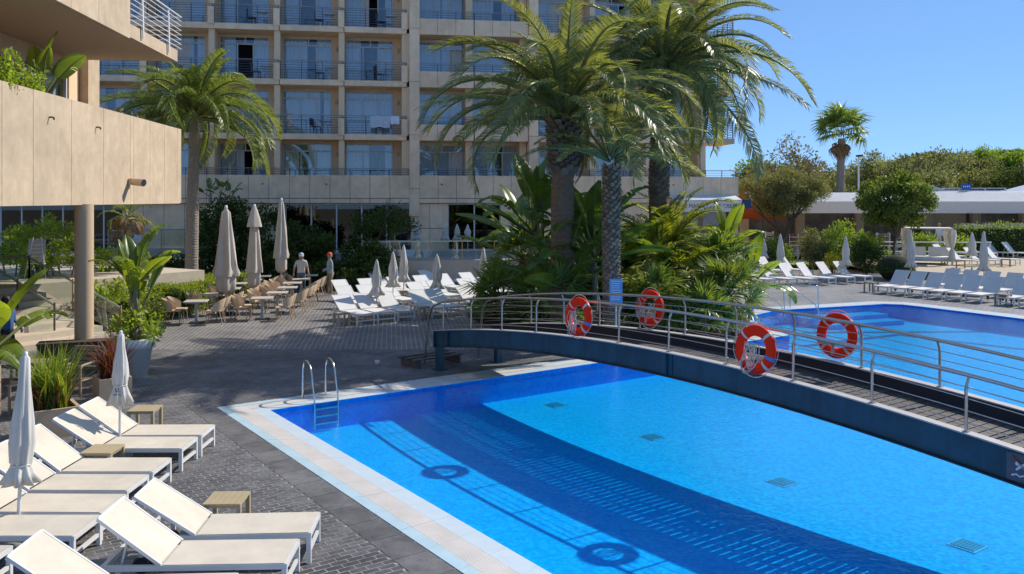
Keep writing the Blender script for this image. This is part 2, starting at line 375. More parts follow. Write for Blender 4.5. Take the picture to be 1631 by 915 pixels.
def water_mat():
    m = bpy.data.materials.new('pool_water'); m.use_nodes = True; nt = m.node_tree; nt.nodes.clear(); L = nt.links.new
    out = nd(nt, 'ShaderNodeOutputMaterial'); t = nd(nt, 'ShaderNodeBsdfTransparent'); t.inputs[0].default_value = (.45, .97, 1.0, 1)
    g = nd(nt, 'ShaderNodeBsdfGlossy'); g.inputs['Roughness'].default_value = .03
    geo = nd(nt, 'ShaderNodeNewGeometry')
    n1 = nd(nt, 'ShaderNodeTexNoise'); n1.inputs['Scale'].default_value = 5.5; n1.inputs['Detail'].default_value = 3; n1.inputs['Distortion'].default_value = .8; L(geo.outputs['Position'], n1.inputs['Vector'])
    n2 = nd(nt, 'ShaderNodeTexNoise'); n2.inputs['Scale'].default_value = 17; n2.inputs['Detail'].default_value = 2; n2.inputs['Distortion'].default_value = 1.2; L(geo.outputs['Position'], n2.inputs['Vector'])
    b1 = nd(nt, 'ShaderNodeBump'); b1.inputs['Strength'].default_value = 1; b1.inputs['Distance'].default_value = .009; L(n1.outputs['Fac'], b1.inputs['Height'])
    b2 = nd(nt, 'ShaderNodeBump'); b2.inputs['Strength'].default_value = 1; b2.inputs['Distance'].default_value = .004; L(n2.outputs['Fac'], b2.inputs['Height']); L(b1.outputs[0], b2.inputs['Normal'])
    fr = schlick(nt, .02, b2.outputs[0]); L(b2.outputs[0], g.inputs['Normal'])
    mx = nd(nt, 'ShaderNodeMixShader'); L(fr, mx.inputs[0]); L(t.outputs[0], mx.inputs[1]); L(g.outputs[0], mx.inputs[2]); L(mx.outputs[0], out.inputs[0])
    return m
mb = MB(); mb.add([Vector((v.x, v.y, -.055)) for v in polyv], fs)
wat = mb.build('pool_water', water_mat()); tag(wat, kind='structure')
# submerged steps and lane lines of the far pool, as raised pieces of the basin
def basin_piece(name, poly, z0, z1, m):
    return MB().prism(poly, z0, z1).build(name, m, shell)
basin_piece('step', [(10.5, 31.9), (13.9, 33.3), (14.3, 32.6), (10.9, 31.2)], POOLZ, -.25, M_pool)
basin_piece('step', [(10.9, 31.2), (14.3, 32.6), (14.6, 31.95), (11.2, 30.55)], POOLZ, -.40, M_pool)
for (x0, y0), (x1, y1), w in (((10.2, 30.0), (16.6, 30.2), .3), ((9.2, 27.2), (13.4, 29.6), .3), ((13.4, 29.4), (19.5, 22.6), .3)):
    d = Vector((x1 - x0, y1 - y0)).normalized(); nn = Vector((-d.y, d.x)) * w / 2
    basin_piece('lane_line', [(x0 - nn.x, y0 - nn.y), (x1 - nn.x, y1 - nn.y), (x1 + nn.x, y1 + nn.y), (x0 + nn.x, y0 + nn.y)], POOLZ - .01, POOLZ + .006, M_line)
M_inlet = mat('drain_grid', (.01, .26, .55), .5); M_inletf = mat('drain_frame', (.15, .50, .75), .5)
for px, py in ((885, 646), (1040, 697), (1246, 769), (1541, 870)):
    x, y = gp(px, py, POOLZ)
    fr = mk('floor_drain', MB().box((0, 0, .006), (.38, .38, .012)).mesh('drain_frame', M_inletf), shell, (x, y, POOLZ), (0, 0, UANG))
    mb = MB()
    for k in range(7): mb.box((0, -.138 + k * .046, .017), (.31, .036, .012))
    mb.build('drain_grid', M_inlet, fr)

# coping: pale inner tile, white gutter grate, blue outer tile, laid as pieces
def grate_mat():
    m = bpy.data.materials.new('gutter_grate'); m.use_nodes = True; nt = m.node_tree; L = nt.links.new; p = nt.nodes['Principled BSDF']
    geo = nd(nt, 'ShaderNodeNewGeometry'); mp = nd(nt, 'ShaderNodeMapping'); mp.inputs['Rotation'].default_value = (0, 0, -UANG); L(geo.outputs['Position'], mp.inputs['Vector'])
    br = nd(nt, 'ShaderNodeTexBrick'); br.offset = 0; br.inputs['Scale'].default_value = 1; br.inputs['Brick Width'].default_value = .034; br.inputs['Row Height'].default_value = .034
    br.inputs['Mortar Size'].default_value = .0045; br.inputs['Mortar Smooth'].default_value = .5
    br.inputs['Color1'].default_value = (.74, .70, .655, 1); br.inputs['Color2'].default_value = (.74, .70, .655, 1); br.inputs['Mortar'].default_value = (.52, .47, .41, 1); L(mp.outputs[0], br.inputs['Vector'])
    n = nd(nt, 'ShaderNodeTexNoise'); n.inputs['Scale'].default_value = 2.2; n.inputs['Detail'].default_value = 7; L(geo.outputs['Position'], n.inputs['Vector'])
    r = nd(nt, 'ShaderNodeMapRange'); r.inputs[1].default_value = .3; r.inputs[2].default_value = .7; r.inputs[3].default_value = .88; r.inputs[4].default_value = 1.08; L(n.outputs['Fac'], r.inputs[0])
    vm = nd(nt, 'ShaderNodeVectorMath', operation='SCALE'); L(br.outputs['Color'], vm.inputs[0]); L(r.outputs[0], vm.inputs['Scale']); L(vm.outputs[0], p.inputs['Base Color'])
    b = nd(nt, 'ShaderNodeBump'); b.inputs['Strength'].default_value = .6; b.inputs['Distance'].default_value = .006; b.invert = True; L(br.outputs['Fac'], b.inputs['Height']); L(b.outputs[0], p.inputs['Normal'])
    p.inputs['Roughness'].default_value = .55; return m
M_grate = grate_mat()
copbase = MB()
for i in range(n):
    j = (i + 1) % n
    copbase.add([(*water[i], -.03), (*water[j], -.03), (*o3[j], -.03), (*o3[i], -.03)], [(0, 1, 2, 3)[::-1]])
cop = copbase.build('pool_coping', M_cgrate); tag(cop, kind='structure')
mb = MB()
for i in range(n):
    j = (i + 1) % n; a, b = Vector(water[i]), Vector(water[j]); nrm = Vector(((b - a).y, -(b - a).x)).normalized() * -.012
    mb.add([(a.x + nrm.x, a.y + nrm.y, -.17), (b.x + nrm.x, b.y + nrm.y, -.17), (b.x + nrm.x, b.y + nrm.y, -.02), (a.x + nrm.x, a.y + nrm.y, -.02)], [(0, 1, 2, 3), (3, 2, 1, 0)])
mb.build('waterline_tile', M_pool, cop)
def strip_piece(i, t0, t1, ina, outa, z, name, m, gap=.0015):
    j = (i + 1) % n
    def P(ring, t): a, b = Vector(ring[i]), Vector(ring[j]); return a.lerp(b, t)
    L_ = (Vector(water[j]) - Vector(water[i])).length; g_ = gap / L_
    q = [P(ina, t0 + g_), P(ina, t1 - g_), P(outa, t1 - g_), P(outa, t0 + g_)]
    cx = sum((p.x for p in q)) / 4; cy = sum((p.y for p in q)) / 4
    poly = [(p.x - cx, p.y - cy) for p in q]
    ar = sum(poly[k][0] * poly[(k + 1) % 4][1] - poly[(k + 1) % 4][0] * poly[k][1] for k in range(4))
    if ar < 0: poly = poly[::-1]
    mb = MB().prism(poly, -.028, z); return mb.build(name, m, cop, (cx, cy, 0))
i1 = [(Vector(a).lerp(Vector(b), .02).x, Vector(a).lerp(Vector(b), .02).y) for a, b in zip(water, o1)]
for i in range(n):
    j = (i + 1) % n; L_ = (Vector(water[j]) - Vector(water[i])).length
    if i in (0, 1): continue
    step = {n - 1: .62, n - 2: .62}.get(i, 1.2); k = max(1, round(L_ / step))
    for q in range(k):
        if i == n - 1 and q / k * 12.4 > 10.5: continue           # behind the camera's view
        e = rnd.uniform(-.0008, .0008)
        strip_piece(i, q / k, (q + 1) / k, i1, o1, -.004 + e, 'inner_tile', M_ctile2)
        strip_piece(i, q / k, (q + 1) / k, [tuple(Vector(a).lerp(Vector(b), .02)) for a, b in zip(o1, o2)], o2, .0 + e, 'gutter_grate', M_grate)
        strip_piece(i, q / k, (q + 1) / k, [tuple(Vector(a).lerp(Vector(b), .03)) for a, b in zip(o2, o3)], o3, .003 + e, 'outer_tile', M_ctile)

# brick pavers of the deck: the nearest as pieces, the rest joined
def proj(x, y): return CX + F * x / y, HY + F * CAMH / y
cells = []
for r in range(-130, 130):
    y0 = r * .1; off = .1 if r % 2 == 0 else 0
    for q in range(-80, 50):
        a0 = q * .2 - off; ac, bc = a0 + .1, -(y0 + .05)
        left = ac < -1.27 and bc < 13
        back = bc < -1.27 and ac >= -1.27
        if not (left or back): continue
        x, y = pf(ac, bc)
        if y < 8.6 or y > 23.5: continue
        px, py = proj(x, y)
        if px < -60 or px > 1000 or py > 950: continue
        if back and px > 900: continue
        cells.append((y, ac, bc, x, y, px, py))
cells.sort()
hidden_row = lambda x, y: (x < -2.3 and y < 10.3) or (x < -5.0 and y < 14.4)
near = [c for c in cells if not hidden_row(c[3], c[4]) and -10 < c[5] < 1631 and c[6] < 925][:300]; ns = set((c[1], c[2]) for c in near)
pm = MB(); B = .189 / 2, .089 / 2
M_grout = mat('grout', (.34, .32, .30), .9, .35, 10, stain=.45, stain_scale=1.2)
pm.add([(-B[0], -B[1], -.01), (B[0], -B[1], -.01), (B[0], B[1], -.01), (-B[0], B[1], -.01), (-B[0] + .0015, -B[1] + .0015, 0), (B[0] - .0015, -B[1] + .0015, 0), (B[0] - .0015, B[1] - .0015, 0), (-B[0] + .0015, B[1] - .0015, 0)],
       [(4, 5, 6, 7), (0, 1, 5, 4), (1, 2, 6, 5), (2, 3, 7, 6), (3, 0, 4, 7)])
pmesh = pm.mesh('paver', M_paver)
for c in near: mk('paver', pmesh, dk, (c[3], c[4], rnd.uniform(-.0004, .0008)), (rnd.gauss(0, .0015), rnd.gauss(0, .0015), UANG + rnd.gauss(0, .006)))
rest = [c for c in cells if (c[1], c[2]) not in ns]
base = np.array(pm.v); cu, su = math.cos(UANG), math.sin(UANG); rot = np.array([[cu, su, 0], [-su, cu, 0], [0, 0, 1]])
base = base @ rot; fq = np.array(pm.f)
pos = np.array([[c[3], c[4], rnd.uniform(-.0004, .0008)] for c in rest])
Vv = (base[None] + pos[:, None]).reshape(-1, 3); Qv = (fq[None] + (np.arange(len(rest)) * 8)[:, None, None]).reshape(-1, 4)
o = mk('paver', np_mesh('paver_field', Vv, Qv, M_paver), dk); tag(o, kind='stuff')
gq = np.array([[-.1, -.05, 0], [.1, -.05, 0], [.1, .05, 0], [-.1, .05, 0]]) @ rot; gpz = np.array([[c[3], c[4], -.0014] for c in cells])
o = mk('grout_bed', np_mesh('grout_bed', (gq[None] + gpz[:, None]).reshape(-1, 3), np.arange(len(cells) * 4).reshape(-1, 4), M_grout), dk); tag(o, kind='stuff')
# larger border slabs beside the coping
for k in range(22):
    b0 = -1.05 + k * .62
    if b0 > 11: break
    x, y = pf(-1.04, b0 + .31); mk('border_slab', MB().box((0, 0, -.006), (.44, .612, .014)).mesh('border_slab', M_slab), dk, (x, y, .0), (0, 0, UANG))
for k in range(24):
    x, y = pf(-1.0 + k * .62 + .31, -1.1); mk('border_slab', MB().box((0, 0, -.006), (.612, .40, .014)).mesh('border_slab', M_slab), dk, (x, y, .001), (0, 0, UANG))

# ------------------------------------------------------------------ footbridge (local x along the bridge, y across)
BL = 15.8
bx, by = -1.91, 20.9
br = thing('footbridge', 'arched navy steel footbridge with steel handrails crossing the pool', 'bridge', (bx, by, 0), math.atan2(V.y, V.x))
BW = 1.7
def ztop(s): return 1.535 - .0100 * (s - 7.9) ** 2
def girder(y, outer, inner):
    mb = MB(); N = 40; secs = []
    sg = -1 if y == 0 else 1
    for layer, (z0, z1, ya, yb) in enumerate(((-.40, -.385 + .36, -.012, .012),)):
        vs = []
        for k in range(N + 1):
            s = BL * k / N; z = ztop(s); vs += [(s, y - .012, z - .40), (s, y - .012, z - .015), (s, y + .012, z - .015), (s, y + .012, z - .40)]
        fs = []
        for k in range(N): 
            o = k * 4
            for q in range(4): fs.append((o + q, o + 4 + q, o + 4 + (q + 1) % 4, o + (q + 1) % 4))
        mb.add(vs, fs); mb.add(vs[:4], [(0, 1, 2, 3)]); mb.add(vs[-4:], [(3, 2, 1, 0)])
    return mb
def flange(y, dz, th, w):
    mb = MB(); N = 40; vs = []; fs = []
    for k in range(N + 1):
        s = BL * k / N; z = ztop(s) + dz; vs += [(s, y - w / 2, z), (s, y - w / 2, z + th), (s, y + w / 2, z + th), (s, y + w / 2, z)]
    for k in range(N):
        o = k * 4
        for q in range(4): fs.append((o + q, o + 4 + q, o + 4 + (q + 1) % 4, o + (q + 1) % 4))
    mb.add(vs, fs); mb.add(vs[:4], [(0, 1, 2, 3)]); mb.add(vs[-4:], [(3, 2, 1, 0)]); return mb
# local y: u is to the LEFT of the v direction
for y in (0, BW):
    gd = girder(y, 0, 0).build('girder', M_girder if y == 0 else M_gdark, br)
    flange(y, -.015, .018, .15).build('top_flange', M_flange, gd)
    flange(y, -.415, .018, .15).build('bottom_flange', M_gdark, gd)
    mb = MB()
    for s in (.12, .75, 7.9, 15.1, 15.7):
        z = ztop(s); sg = -1 if y == 0 else 1
        mb.box((s, y + sg * .040, z - .206), (.012, .052, .37))
        if s == 7.9:
            mb.box((s, y + sg * .02, z - .206), (.20, .014, .36))
            for k in range(6):
                for e in (-.06, .06): mb.box((s + e, y + sg * .032, z - .35 + k * .058), (.028, .014, .028))
    mb.build('stiffener', M_girder, gd)
    for s in (.3, BL - .3):
        mb = MB(); sg = 1
        mb.box((s, y, (ztop(s) - .40) / 2), (.16, .16, ztop(s) - .42)); mb.box((s, y, .01), (.3, .3, .02))
        mb.build('leg', M_girder, br)
pl = MB(); pl.box((0, 0, 0), (.125, BW - .06, .03)); plm = pl.mesh('plank', M_plank)
NP = int(BL / .14)
for k in range(NP):
    s = .07 + k * .14; sl_ = math.atan(-.02 * (s - 7.9)); g = .0
    mk('plank', plm, br, (s, BW / 2, ztop(s) - .24 + rnd.uniform(-.002, .002)), (0, -sl_, 0), (1 - rnd.choice([0, 0, .03, .06]), 1, 1))
mb = MB()
for yy in (.2, BW / 2, BW - .2):
    mb.tube([(BL * k / 20, yy, ztop(BL * k / 20) - .29) for k in range(21)], .035, 4)
mb.build('joist', M_gdark, br)
for y, sg in ((0, -1), (BW, 1)):
    posts = [.46 + 1.24 * k for k in range(13)]
    for s in posts:
        z = ztop(s); mb = MB()
        mb.tube([(s, y, z), (s, y, z + .50), (s, y - sg * .02, z + .58), (s, y - sg * .06, z + .655)], .019, 6)
        mb.box((s, y, z + .006), (.07, .07, .012)); mb.build('post', M_steel, br)
    hy = y - sg * .06
    pts = [(-.55, hy, .02), (-.50, hy, .35), (-.40, hy, .85), (-.32, hy, 1.25), (-.15, hy, ztop(0) + .56), (.15, hy, ztop(0.1) + .655)]
    pts += [(s, hy, ztop(s) + .68) for s in np.linspace(.5, BL - .5, 30)]
    pts += [(BL - .1, hy, ztop(BL) + .655), (BL + .15, hy, ztop(BL) + .5), (BL + .4, hy, .85), (BL + .55, hy, .02)]
    mb = MB(); mb.tube(pts, .027, 8); mb.build('handrail', M_steel, br)
    for k, dz in enumerate((.10, .25, .40, .53)):
        mb = MB(); mb.tube([(s, y - sg * (.022 if dz < .5 else .045), ztop(s) + dz) for s in np.linspace(-.3, BL + .3, 32)], .0065, 4); mb.build('rail_wire', M_steel, br)
# no-diving plate on the girder
sgn = thing('no_diving_sign', 'dark no-diving sign plate with white diver fixed on the bridge girder', 'sign', (0, 0, 0))
s0 = 13.55; o = br.matrix_basis @ Vector((s0, -.02, ztop(s0) - .20)); sgn.location = o; sgn.rotation_euler = (0, 0, math.atan2(V.y, V.x))
M_plate = mat('sign_grey', (.09, .10, .12), .5); M_signw = mat('sign_white', (.75, .76, .78), .5); M_signr = mat('sign_red', (.45, .10, .03), .5)
MB().box((0, -.006, 0), (.42, .008, .32)).build('plate', M_plate, sgn)
mb = MB(); mb.tube([(-.15, -.012, -.10), (-.10, -.012, -.08), (-.06, -.012, -.10), (-.01, -.012, -.08), (.04, -.012, -.10), (.1, -.012, -.08), (.15, -.012, -.10)], .012, 5)
mb.tube([(-.10, -.012, -.03), (-.04, -.012, .03), (.04, -.012, .07), (.12, -.012, .11)], [.012, .02, .016, .010], 5); mb.tube([(-.04, -.012, .03), (.03, -.012, -.03)], .011, 5)
mb.lathe([(0, -.028), (.02, -.02), (.028, 0), (.02, .02), (0, .028)], 8, (-.085, -.012, .045)); mb.build('diver', M_signw, sgn)
MB().bar((-.14, -.022, .13), (.14, -.022, -.12), .006, .028, (0, 1, 0)).build('slash', M_signr, sgn)

# lifebuoys: local ring plane x-z, front towards -y
def make_buoy(label, s, y, dz, tiltz, tilty, ropes, front, seed, vis_tape=4):
    rr = random.Random(seed)
    p = br.matrix_basis @ Vector((s, y, ztop(s) + dz))
    b = thing('lifebuoy', label, 'lifebuoy', p, math.atan2(V.y, V.x) + tiltz + (0 if front else math.pi), 'lifebuoys hung on the footbridge rails')
    b.rotation_euler.x = tilty
    MX = Matrix.Rotation(R(90), 3, 'X'); Rg = .285; rg = .085
    mb = MB()
    mb.torus((0, 0, 0), Rg, rg, 40, 14, MX @ Matrix.Diagonal((1, 1, .62))); ring = mb.build('ring', M_red, b)
    a0s = [45, 135, 225, 315]
    for a in a0s:
        mb = MB(); mb.torus((0, 0, 0), Rg, rg + .004, 3, 14, MX @ Matrix.Diagonal((1, 1, .64)), R(a - 4), R(a + 4)); mb.build('tape_band', M_tape, b)
    mb = MB(); mb.torus((0, 0, 0), Rg, rg + .006, 2, 14, MX @ Matrix.Diagonal((1, 1, .64)), R(-22), R(-13)); mb.build('tag', M_bluetag, b)
    mb = MB()
    for k in range(4):
        pts = []
        for q in range(9):
            t = R(45 + 90 * k + 90 * q / 8); e = Rg + rg + .012 + .03 * math.sin(math.pi * q / 8); pts.append((e * math.cos(t), 0, e * math.sin(t)))
        mb.tube(pts, .006, 4)
    mb.build('grab_line', M_rope, b)
    if ropes:
        mb = MB()
        for k in range(ropes):
            x0 = rr.uniform(-.03, .10); w = rr.uniform(.03, .17); dn = rr.uniform(.28, .50); pts = []; ph = rr.uniform(-.1, .1)
            for q in range(19):
                t = 2 * math.pi * q / 18
                pts.append((x0 - .06 + w * math.sin(t) + ph * math.cos(t), -.075 - rr.uniform(0, .02), .09 - dn * (1 - math.cos(t)) / 2 + rr.uniform(-.008, .008)))
            mb.tube(pts, .0065, 4)
        mb.build('rope_coil', M_rope, b)
    mb = MB(); mb.box((0, .09, -.12), (.5, .03, .07)); mb.box((0, .09, -.2), (.04, .03, .2)); mb.build('bracket', M_flange, b)
    return b
make_buoy('red lifebuoy with a tight rope coil on the near bridge rail, nearer the sun loungers', 5.64, -.10, .40, 0, R(-6), 7, True, 3)
make_buoy('red lifebuoy with loose hanging rope on the near bridge rail above mid-pool', 9.80, -.12, .36, 0, R(-6), 9, True, 5)
make_buoy('red lifebuoy hung on the far bridge rail in front of the palms', 5.58, BW + .12, .42, 0, R(6), 5, False, 8)
make_buoy('red lifebuoy hung on the far bridge rail above the far water', 9.86, BW + .12, .40, 0, R(6), 0, False, 9)

# pool ladder and the two handrails of the far steps
M_chrome = mat('polished_steel', (.70, .68, .64), .15, .03, metal=1.0)
lx, ly = gp(510, 637); au, av = to_pf(lx, ly)
x, y = pf(au, 0); lad = thing('pool_ladder', 'steel pool ladder with curved grab rails at the pool corner', 'ladder', (x, y, 0), UANG)
for sx in (-.25, .25):
    mb = MB(); mb.tube([(sx, .55, 0), (sx, .55, .62), (sx, .50, .74), (sx, .40, .80), (sx, .28, .80), (sx, .17, .74), (sx, .08, .60), (sx, -.06, .20), (sx, -.09, -.1), (sx, -.09, -.5)], .021, 8); mb.build('grab_rail', M_chrome, lad)
for k in range(3): MB().box((0, -.09, -.10 - k * .15), (.48, .07, .03)).build('rung', M_chrome, lad)
for (px, py, ex), lb in zip(((1228, 494, 0), (1282, 492, 0)), ('steel stair handrail beside the palms at the far pool steps', 'steel stair handrail on the open side of the far pool steps')):
    x, y = gp(px, py); hr = thing('pool_handrail', lb, 'handrail', (x, y, 0), R(-35), 'handrails of the far pool steps')
    mb = MB(); mb.tube([(-.55, 0, 0), (-.55, 0, .78), (-.52, 0, .86), (-.44, 0, .88), (.38, 0, .88), (.46, 0, .86), (.49, 0, .78), (.49, 0, -.2)], .024, 8); mb.build('frame_tube', M_chrome, hr)
    mb = MB(); mb.tube([(-.53, 0, .80), (.40, 0, .16), (.42, 0, .02), (.49, 0, -.02)], .02, 8); mb.build('sloping_rail', M_chrome, hr)
# skimmer lid and cup on deck
M_cup = mat('white_plastic', (.72, .70, .66), .4)
x, y = gp(601, 582); cup = tag(MB().lathe([(0, 0), (.045, 0), (.06, .12), (.065, .12), (.055, .02), (0, .02)], 12).build('cup', M_cup, None, (x, y, 0)), 'small pale cup standing on the dark deck before the bridge', 'cup')

# low slatted wooden frame stored under the bridge end
pal = thing('wooden_pallet', 'weathered slatted pallet lying under the end of the footbridge', 'pallet', (*pf(4.9, -2.3), 0), UANG + .1)
for k in range(3): MB().box((0, -.3 + k * .3, .20), (1.5, .12, .03)).build('slat', M_plank, pal)
for x in (-.6, .6): MB().box((x, 0, .09), (.08, .75, .18)).build('bearer', M_plank, pal)
# ------------------------------------------------------------------ hotel (local x along the facade, y into the building)
HA = R(8.9); HC, HS = math.cos(HA), math.sin(HA); HP = Vector((-5.68, 46.6))
def ft(px):                                              # photo column -> metres along the facade
    r = (px - CX) / F; return (HP.y * r - HP.x) / (HC - HS * r)
hotel = thing('hotel', 'beige hotel with rows of glazed balconies behind the palms', 'building', (HP.x, HP.y, 0), HA)
FL = [4.70, 7.60, 10.50, 13.37, 16.27]                   # floor levels
TERR = 1.25
PITCH = 3.36; SLAB = .30; REC = 1.55
# shared meshes of one bay
WW, WH, TR = 2.56, 2.48, 2.06                            # window width, height, transom
def win_frame():
    mb = MB(); t = .06
    for x in (0, WW): mb.box((x, 0, WH / 2), (t, .07, WH))
    for z in (t / 2, TR, WH - t / 2): mb.box((WW / 2, 0, z), (WW - t - .002, .066, t))
    for x in (WW * .36, WW * .68): mb.box((x, 0, (TR + t) / 2), (t * .9, .062, TR - t))
    mb.box((WW * .52, 0, (TR + WH) / 2), (t, .062, WH - TR - t)); return mb.mesh('window_frame', M_alu)
WF = win_frame()
def pane_mesh(w, h): return MB().box((w / 2, 0, h / 2), (w, .012, h)).mesh('pane', M_pane)
PL = [(0.03, .06, WW * .36 - .06, TR - .09), (WW * .36 + .03, .06, WW * .32 - .06, TR - .09), (WW * .68 + .03, .06, WW * .32 - .06, TR - .09), (.03, TR + .03, WW * .52 - .06, WH - TR - .09), (WW * .52 + .03, TR + .03, WW * .48 - .06, WH - TR - .09)]
PM = [pane_mesh(w, h) for _, _, w, h in PL]
def curtain_mesh(w, h):
    mb = MB(); N = int(w / .055); vs = []
    for k in range(N + 1):
        x = w * k / N; y = .035 * math.sin(k * 1.9) ; vs += [(x, y, 0), (x, y * .7, h)]
    mb.add(vs, [(2 * k, 2 * k + 2, 2 * k + 3, 2 * k + 1) for k in range(N)], True); return mb.mesh('curtain', M_curtain)
CM = [curtain_mesh(w, WH - .08) for w in (.75, 1.2, 1.9, .35)]
RW = PITCH - .10
def railing_mesh(w, h, bars, z0=0.0, posts=3, full=True):
    mb = MB(); mb.cur = 0
    for k in range(bars): mb.box((w / 2, 0, z0 + h * (k + .6) / (bars + .4)), (w, .016, .022))
    for k in range(posts + 1): mb.box((w * k / posts, .026, z0 + h / 2 - .12), (.035, .036, h + .22))
    mb.cur = 1; mb.tube([(0, 0, z0 + h), (w, 0, z0 + h)], .024, 6); return mb.mesh('railing', [M_rail, M_railtop])
RM = railing_mesh(RW, 1.0, 7); RMs = railing_mesh(3.0, .42, 3)
LAMP = MB(); LAMP.lathe([(0, -.13), (.05, -.12), (.06, 0), (.05, .12), (0, .13)], 8); LAMP = LAMP.mesh('wall_lamp', M_wallamp)
FIN = MB().b2((0, 0, 0), (.30, REC, 2.58)).mesh('fin_wall', M_cream)
BACKW = {}
def wall_box(x0, x1, y0, y1, z0, z1, m, name='wall', parent=None):
    return MB().box((0, 0, 0), (x1 - x0, y1 - y0, z1 - z0)).build(name, m, parent or hotel, ((x0 + x1) / 2, (y0 + y1) / 2, (z0 + z1) / 2))
def panels(x0, x1, z0, z1, y, w, parent=None, th=.06, m=None, nm='panel'):
    k = max(1, round((x1 - x0) / w)); d = (x1 - x0) / k; me = MB().box((0, 0, 0), (d - .02, th, z1 - z0 - .02)).mesh(nm, m or M_facade)
    for q in range(k): mk(nm, me, parent or hotel, (x0 + d * (q + .5), y, (z0 + z1) / 2))
def window_bay(x0, z, rr, open_=None):
    f = mk('window', WF, hotel, (x0, REC, z))
    drop = rr.choice([None, None, None, 1, 1, 2]) if open_ is None else open_
    for q, (px_, pz_, w, h) in enumerate(PL):
        if q == drop: continue
        mk('pane', PM[q], f, (px_, 0, pz_))
    sc_ = rr.choice([(2, .05), (1, .05), (0, .05), (2, .05)]); mk('curtain', CM[sc_[0]], f, (sc_[1], .12, .04))
    sc_ = rr.choice([(0, WW - .8), (3, WW - .42), (0, WW - .8), (1, WW - 1.25)]); mk('curtain', CM[sc_[0]], f, (sc_[1], .13, .04))
    return f
rr = random.Random(21)
T_L = [-10.08 - PITCH * 3, -10.08 - PITCH * 2, -10.08 - PITCH, -10.10, -6.74, -3.38]
balc = {}
MID = [(.65, 3.62), (3.66, 6.66)]
RIGHT = [7.2 + 3.26 * k for k in range(3)]
for fi, z in enumerate(FL):
    ztop_ = z + 2.90 - SLAB
    # back wall strips around each window, ceiling soffit and slabs
    for bi, x0 in enumerate(T_L + RIGHT):
        rs = x0 in RIGHT; pw = 3.26 if rs else PITCH
        if fi > 0: sl_ = wall_box(x0 + .02, x0 + pw - .02, -.10, REC + .3, z - SLAB, z, M_facade, 'balcony_slab')
        window_bay(x0 + .06, z + .001, rr)
        wall_box(x0 + WW + .10, x0 + pw, REC - .05, REC + .12, z, ztop_, M_cream, 'bay_wall')
        wall_box(x0 + .03, x0 + WW + .10, REC - .03, REC + .10, z + WH + .005, ztop_, M_cream, 'lintel')
        mk('fin_wall', FIN, hotel, (x0 + pw - .28, 0.02, z))
        if fi > 0: wall_box(x0 + pw - .30, x0 + pw + .02, -.16, .018, z - .06, z + .84, M_facade, 'balcony_divider')
        mk('wall_lamp', LAMP, hotel, (x0 + WW + .34, REC - .12, z + 1.9))
        if fi > 0:
            r_ = mk('railing', RM, hotel, (x0 + .05, -.06, z), (0, 0, 0), None)
    for (x0, x1) in MID:
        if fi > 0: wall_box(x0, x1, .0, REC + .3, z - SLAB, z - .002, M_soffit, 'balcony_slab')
        window_bay(x0 + .02, z + .001, rr); w = x1 - x0
        wall_box(x0 + WW + .05, x1, REC - .05, REC + .12, z, ztop_, M_cream, 'bay_wall')
        wall_box(x0, x0 + WW + .05, REC - .03, REC + .10, z + WH + .005, ztop_, M_cream, 'lintel')
        wall_box(x1 - .40, x1 - .02, .5, REC - .06, z, ztop_, M_cream, 'fin_wall')
        mk('wall_lamp', LAMP, hotel, (x0 + WW + .2, REC - .12, z + 1.9))
        if fi > 0:
            panels(x0, x1, z - SLAB, z + .58, -.04, 1.0); wall_box(x0, x1, -.005, .06, z - SLAB + .01, z + .57, M_joint, 'parapet_core')
            mk('railing', RMs, hotel, (x0, -.03, z + .58), (0, 0, 0), (w / 3.0, 1, 1))
    if fi > 0:                                            # slab edge of the right end projects beyond the corner
        wall_box(16.98, 18.7, -.10, 2.4, z - SLAB, z, M_soffit, 'balcony_slab')
        mk('railing', RM, hotel, (16.98, -.06, z), (0, 0, 0), (1.66 / RW, 1, 1)); mk('railing', RM, hotel, (18.62, -.06, z), (0, 0, R(90)), (2.2 / RW, 1, 1))
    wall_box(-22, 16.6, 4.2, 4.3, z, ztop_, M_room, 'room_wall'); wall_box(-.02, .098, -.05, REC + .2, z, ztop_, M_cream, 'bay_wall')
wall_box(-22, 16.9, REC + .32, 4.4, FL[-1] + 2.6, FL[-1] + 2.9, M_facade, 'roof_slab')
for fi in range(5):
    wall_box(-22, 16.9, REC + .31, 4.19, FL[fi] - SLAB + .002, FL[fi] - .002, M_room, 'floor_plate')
# end wall, pilasters
wall_box(16.62, 16.96, .3, 12, 1.2, 19, M_cream, 'end_wall')
for (a, b) in ((.10, .65), (6.68, 7.2)):
    for fi in range(len(FL) - 1): wall_box(a + .003, b - .003, -.22, REC + .4, FL[fi] + .005, FL[fi + 1] - .015, M_facade, 'pilaster')
    wall_box(a, b, -.20, REC + .4, 3.2, FL[0] - .01, M_facade, 'pilaster')
# first floor band of panels with rail
for a, b in ((-22, .10), (.65, 6.68), (7.2, 18.9)):
    panels(a, b, 4.16, 5.40, -.16, 1.06); panels(a, b, 3.90, 4.15, -.16, 1.06)
    wall_box(a, b, -.128, .10, 3.91, 5.38, M_joint, 'parapet_core')
    w = b - a; k = max(1, round(w / 3.0))
    for q in range(k): mk('railing', RMs, hotel, (a + q * w / k, -.12, 5.40), (0, 0, 0), (w / k / 3.0, 1, .86))
    mb = MB()
    for q in range(int(w / 3.3)): mb.box((a + 1.2 + q * 3.3, -.205, 4.92), (.10, .04, .05))
    mb.build('downlight', M_joint, hotel)
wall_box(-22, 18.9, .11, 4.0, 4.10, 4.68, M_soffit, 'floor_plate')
wall_box(18.6, 18.9, -.12, 8.0, 1.0, 5.38, M_facade, 'end_wall')
